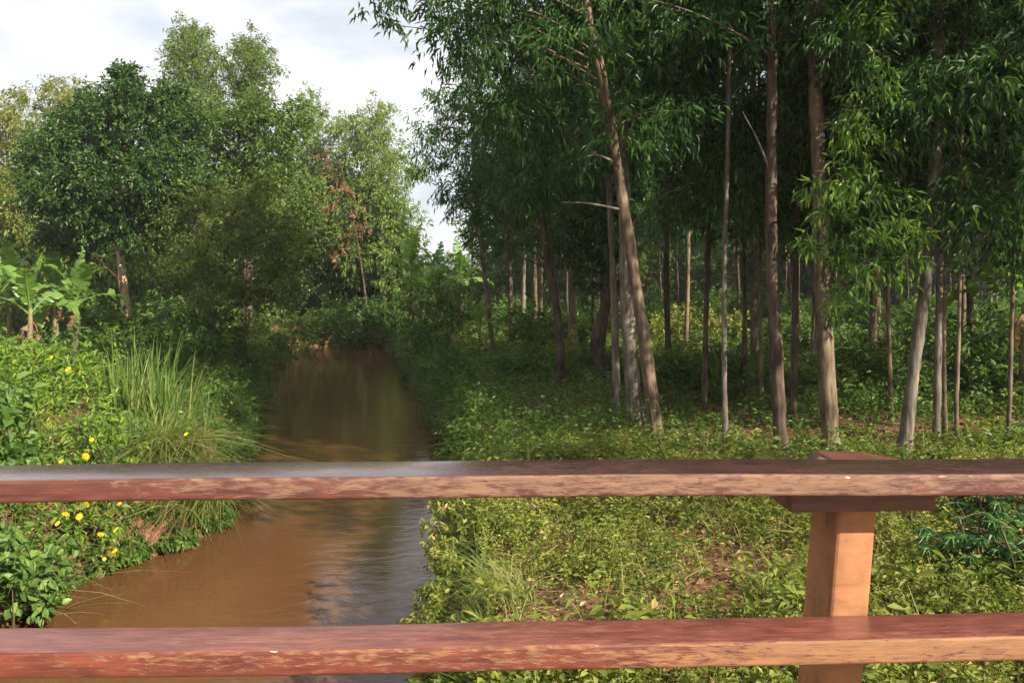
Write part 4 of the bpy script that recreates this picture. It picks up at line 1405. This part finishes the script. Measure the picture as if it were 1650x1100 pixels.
x = np.interp(y, RY, RX) + .1 + rng.uniform(0, 1, n) * (0.66 * y + 2.5)
pv = patch(x, y, 1.1, 33)
keep = (rng.uniform(-.4, .9, n) < pv) & ((x - hx) ** 2 + (y - hy) ** 2 > .2)
x, y, pv = x[keep], y[keep], pv[keep]
weed_cover('tall_weeds', 'taller leafy weeds standing out of the mixed cover on the right bank', x, y, rng.uniform(.22, .62, len(x)), rng.uniform(.045, .11, len(x)), 26, 'weed', .38 + .25 * patch(x, y, .9, 47), .15, .42)
n = 8000
y = 4.3 + 9 * rng.uniform(0, 1, n)
x = np.interp(y, RY, RX) + .05 + rng.uniform(0, 1, n) * (0.66 * y + 2.5)
keep = rng.uniform(-.5, .8, n) < patch(x, y, 1.3, 44)
x, y = x[keep], y[keep]
n = len(x)
g = Geo()
blades(g, np.stack([x, y, ground_z(x, y) - .01], -1), rng.uniform(.15, .5, n), rng.uniform(0, 6.28, n), rng.uniform(.2, 1.6, n), rng.uniform(.004, .010, n), .6 + rng.normal(0, .3, n))
tag(link('scattered_grass', g.mesh('scattered_grass', [M['grass']])), 'thin straw tinted grass blades between the weeds on the right bank', 'grass', kind='stuff')
# shaded grove floor
n = 13000
y = 11.5 + 42 * rng.uniform(0, 1, n) ** 1.5
x = np.interp(y, RY, RX) + rng.uniform(0, 1, n) * (0.66 * y + 4 - np.interp(y, RY, RX))
pv = patch(x, y, .7, 50)
keep = rng.uniform(-.9, .4, n) < pv
x, y, pv = x[keep], y[keep], pv[keep]
h = np.clip(.30 + .22 * pv + rng.exponential(.10, len(x)), .08, 1.1)
weed_cover('undergrowth', 'low green undergrowth across the shaded grove floor', x, y, h, rng.uniform(.06, .11, len(x)) * np.clip(y / 18, .9, 1.8) * 1.1, 12, 'under', .5 + .15 * patch(x, y, .4, 60), .18)
# left bank
n = 9000
y = 6.5 + 42 * rng.uniform(0, 1, n) ** 1.5
x = np.interp(y, LY, LX) - rng.uniform(0, 1, n) * np.maximum(2, (0.70 * y + 4 + np.interp(y, LY, LX)))
pv = patch(x, y, .8, 70)
keep = rng.uniform(-1.0, .3, n) < pv
x, y, pv = x[keep], y[keep], pv[keep]
h = np.clip(.38 + .22 * pv + rng.exponential(.12, len(x)), .1, 1.2)
weed_cover('undergrowth', 'low green undergrowth covering the left bank', x, y, h, rng.uniform(.06, .11, len(x)) * np.clip(y / 15, .9, 1.9) * 1.1, 12, 'under', .55 + .15 * patch(x, y, .4, 80), .18)

# fallen leaves and straw
n = 9000
y = 4.5 + 13 * rng.uniform(0, 1, n)
x = np.interp(y, RY, RX) + .4 + rng.uniform(0, 1, n) * (0.66 * y + 2)
m = 900
x = np.concatenate([x, rng.normal(hx, .26, m)])
y = np.concatenate([y, rng.normal(hy, .22, m)])
pos = np.stack([x, y, ground_z(x, y) + rng.uniform(.005, .03, n + m)], -1)
pos[n:, 2] += rng.uniform(.0, .22, m) * np.exp(-((x[n:] - hx) ** 2 + (y[n:] - hy) ** 2) / .12)
d = rand_unit(n + m)
d[:, 2] *= .25
ln = rng.uniform(.05, .14, n + m)
g = Geo()
leaves(g, pos, d, ln, ln * rng.uniform(.12, .35, n + m), rng.uniform(.1, 1, n + m), LANCE)
n = 170
y = 4.6 + 9 * rng.uniform(0, 1, n)
x = np.interp(y, RY, RX) + .5 + rng.uniform(0, 1, n) * (0.66 * y + 2)
d = rand_unit(n)
d[:, 2] = np.abs(d[:, 2]) * .25
leaves(g, np.stack([x, y, ground_z(x, y) + rng.uniform(.03, .22, n)], -1), d, rng.uniform(.10, .32, n), .010, rng.uniform(.2, .9, n), STALK)
tag(link('leaf_litter', g.mesh('leaf_litter', [M['dry']])), 'dry fallen leaves and straw on the right bank', 'litter', kind='stuff')

# a few bare sticks
def stick(label, p0, p1, r, sagv=.03, group=None, mat='bark_tan'):
    p0, p1 = np.array(p0), np.array(p1)
    g = Geo()
    tube(g, curve_pts([p0, (p0 + p1) / 2 + np.array([0, 0, sagv]), p1], 7), np.linspace(r, r * .4, 7), 5)
    o = link('stick', g.mesh('stick', [M[mat]], True, p0))
    o.location = p0
    tag(o, label, 'stick', group)


def gp(px, d, up=.05):
    x = at_px(px, d)
    return [x, d, max(0.02, ground_at(x, d)) + up]


stick('bare pale twig lying on the weeds left of the post', gp(880, 8.0, .12), gp(920, 8.2, .22), .008)
stick('dry stick resting on the weeds just left of the post', gp(1210, 7.3, .14), gp(1245, 7.5, .2), .008)
stick('dead stick poking out over the water at the lower left', W(88, 985, 8.3), W(122, 1004, 8.1), .008)
for k, (a, b, lab) in enumerate([((100, 925, 9.3), (165, 905, 9.0), 'long dry stick of the brush pile at the water edge'), ((95, 895, 9.4), (130, 925, 9.0), 'steep dry stick crossing the brush pile at the water edge'),
                                 ((105, 935, 9.2), (150, 918, 8.9), 'lowest dry stick of the brush pile at the water edge')]):
    stick(lab, W(*a), W(*b), .012, .02)

# ------------------------------------------------------------------ the bridge and its railing
def box_bm(bm, x0, x1, y0, y1, z0, z1, n=1):
    V = []
    for k in range(n + 1):
        xx = x0 + (x1 - x0) * k / n
        V.append([bm.verts.new((xx, y0, z0)), bm.verts.new((xx, y1, z0)), bm.verts.new((xx, y1, z1)), bm.verts.new((xx, y0, z1))])
    for k in range(n):
        a, b = V[k], V[k + 1]
        for q in range(4):
            bm.faces.new((a[q], a[(q + 1) % 4], b[(q + 1) % 4], b[q]))
    bm.faces.new((V[0][3], V[0][2], V[0][1], V[0][0]))
    bm.faces.new((V[n][0], V[n][1], V[n][2], V[n][3]))
    bmesh.ops.recalc_face_normals(bm, faces=bm.faces[:])


def bm_obj(name, bm, mats, parent=None, bevel=0.0, segs=3):
    if bevel:
        es = [e for e in bm.edges if len(e.link_faces) == 2 and e.calc_face_angle(0) > 0.6]
        bmesh.ops.bevel(bm, geom=es, offset=bevel, segments=segs, affect='EDGES', profile=0.6)
    me = bpy.data.meshes.new(name)
    bm.to_mesh(me)
    bm.free()
    for m in mats:
        me.materials.append(m)
    for p in me.polygons:
        p.use_smooth = False
    return link(name, me, parent)


deck = bmesh.new()
box_bm(deck, -14, 14, -4.5, 2.22, 1.45, 1.9)
tag(bm_obj('bridge_deck', deck, [concrete_mat()], None, 0.02, 2), kind='structure')

RAIL_D = 1.8
root = empty('bridge_railing', (0, RAIL_D, 1.9), math.radians(2.1))
tag(root, 'weathered red brown bridge railing of two flat rails on a post', 'railing')
PT_TOP = paint_mat('faded_top_paint', (0.085, 0.038, 0.036), (0.14, 0.075, 0.062), 0.62, 0.25, 1.3, False, .08, 0.9)
PT_FRONT_U = paint_mat('flaking_red_paint', (0.12, 0.038, 0.027), (0.21, 0.112, 0.065), 0.51, 0.45, 4.2, grad=0.035)
PT_TOP_L = paint_mat('worn_red_paint', (0.19, 0.060, 0.045), (0.28, 0.12, 0.07), 0.60, 0.33, 7.7, False, .07, 0.35)
PT_FRONT_L = paint_mat('rust_red_paint', (0.15, 0.038, 0.022), (0.26, 0.12, 0.05), 0.54, 0.42, 9.1, grad=0.10)
PT_POST = paint_mat('dusty_orange_paint', (0.31, 0.13, 0.05), (0.36, 0.17, 0.062), 0.55, 0.6, 2.2, False, .12, stretch=(0.7, 0.7, 0.5))
PT_PLATE = paint_mat('brown_plate_paint', (0.12, 0.042, 0.024), (0.21, 0.09, 0.045), 0.6, 0.5, 5.2, False, .1)


def rail(name, z_top, wdt, thick, mat_top, mat_front, label):
    bm = bmesh.new()
    n = 60
    box_bm(bm, -5.5, 5.5, 0, wdt, z_top - thick - 1.9, z_top - 1.9, n)
    r = np.random.default_rng(len(name))
    ph = r.uniform(0, 6, 4)
    for v in bm.verts:
        v.co.z += 0.0022 * math.sin(v.co.x * 2.1 + ph[0]) + 0.0012 * math.sin(v.co.x * 5.3 + ph[1])
        v.co.y += 0.002 * math.sin(v.co.x * 1.7 + ph[2])
    o = bm_obj(name, bm, [mat_top, mat_front], root, 0.008, 3)
    for p in o.data.polygons:
        p.material_index = 0 if p.normal.z > 0.75 else 1
        p.use_smooth = True
    o.data.polygons.foreach_set('use_smooth', [True] * len(o.data.polygons))
    o['label'] = label
    return o


rail('top_rail', 3.003, 0.172, 0.048, PT_TOP, PT_FRONT_U, 'top rail with greyed paint above and flaking front edge')
rail('lower_rail', 2.640, 0.140, 0.054, PT_TOP_L, PT_FRONT_L, 'lower rail with red worn paint')
bm = bmesh.new()
px0, px1 = 0.758, 0.853
py0, py1 = 0.142, 0.300
box_bm(bm, px0, px1, py0, py1, -0.02, 2.985 - 1.9)
for v in bm.verts:
    v.co.x += (v.co.z - 0.95) * 0.085 + 0.012
bm_obj('post', bm, [PT_POST], root, 0.014, 4)
bm = bmesh.new()
box_bm(bm, 0.645, 0.985, 0.10, 0.31, 2.893 - 1.9, 2.951 - 1.9)
bm_obj('bracket_plate', bm, [PT_PLATE], root, 0.004, 2)
# sloping cap of the post behind the top rail
bm = bmesh.new()
sec = [(0.735, 0.19), (0.735, 0.33), (0.91, 0.33), (0.91, 0.19)]
zb, zt = 2.965 - 1.9, 2.990 - 1.9
lo = [bm.verts.new((x, y, zb)) for x, y in [(0.775, .19), (0.775, .345), (1.02, .345), (1.02, .19)]]
hi = [bm.verts.new((x, y, zt)) for x, y in [(0.795, .215), (0.795, .33), (0.905, .33), (0.905, .215)]]
bm.faces.new(lo[::-1])
bm.faces.new(hi)
for q in range(4):
    bm.faces.new((lo[q], lo[(q + 1) % 4], hi[(q + 1) % 4], hi[q]))
bmesh.ops.recalc_face_normals(bm, faces=bm.faces[:])
bm_obj('post_cap', bm, [PT_PLATE], root, 0.004, 2)

# ------------------------------------------------------------------ moist air
hz, hn, hl = new_mat('moist_air')
ho = hn.new('ShaderNodeOutputMaterial')
hv = hn.new('ShaderNodeVolumePrincipled')
hv.inputs['Color'].default_value = (0.86, 0.90, 0.95, 1)
hv.inputs['Density'].default_value = 0.0006
hv.inputs['Anisotropy'].default_value = 0.2
hl.new(hv.outputs['Volume'], ho.inputs['Volume'])
bm = bmesh.new()
box_bm(bm, -950, 950, -950, 1550, -2.0, 24.0)
tag(bm_obj('haze', bm, [hz]), 'thin moist air over the river and the trees', 'haze', kind='stuff')
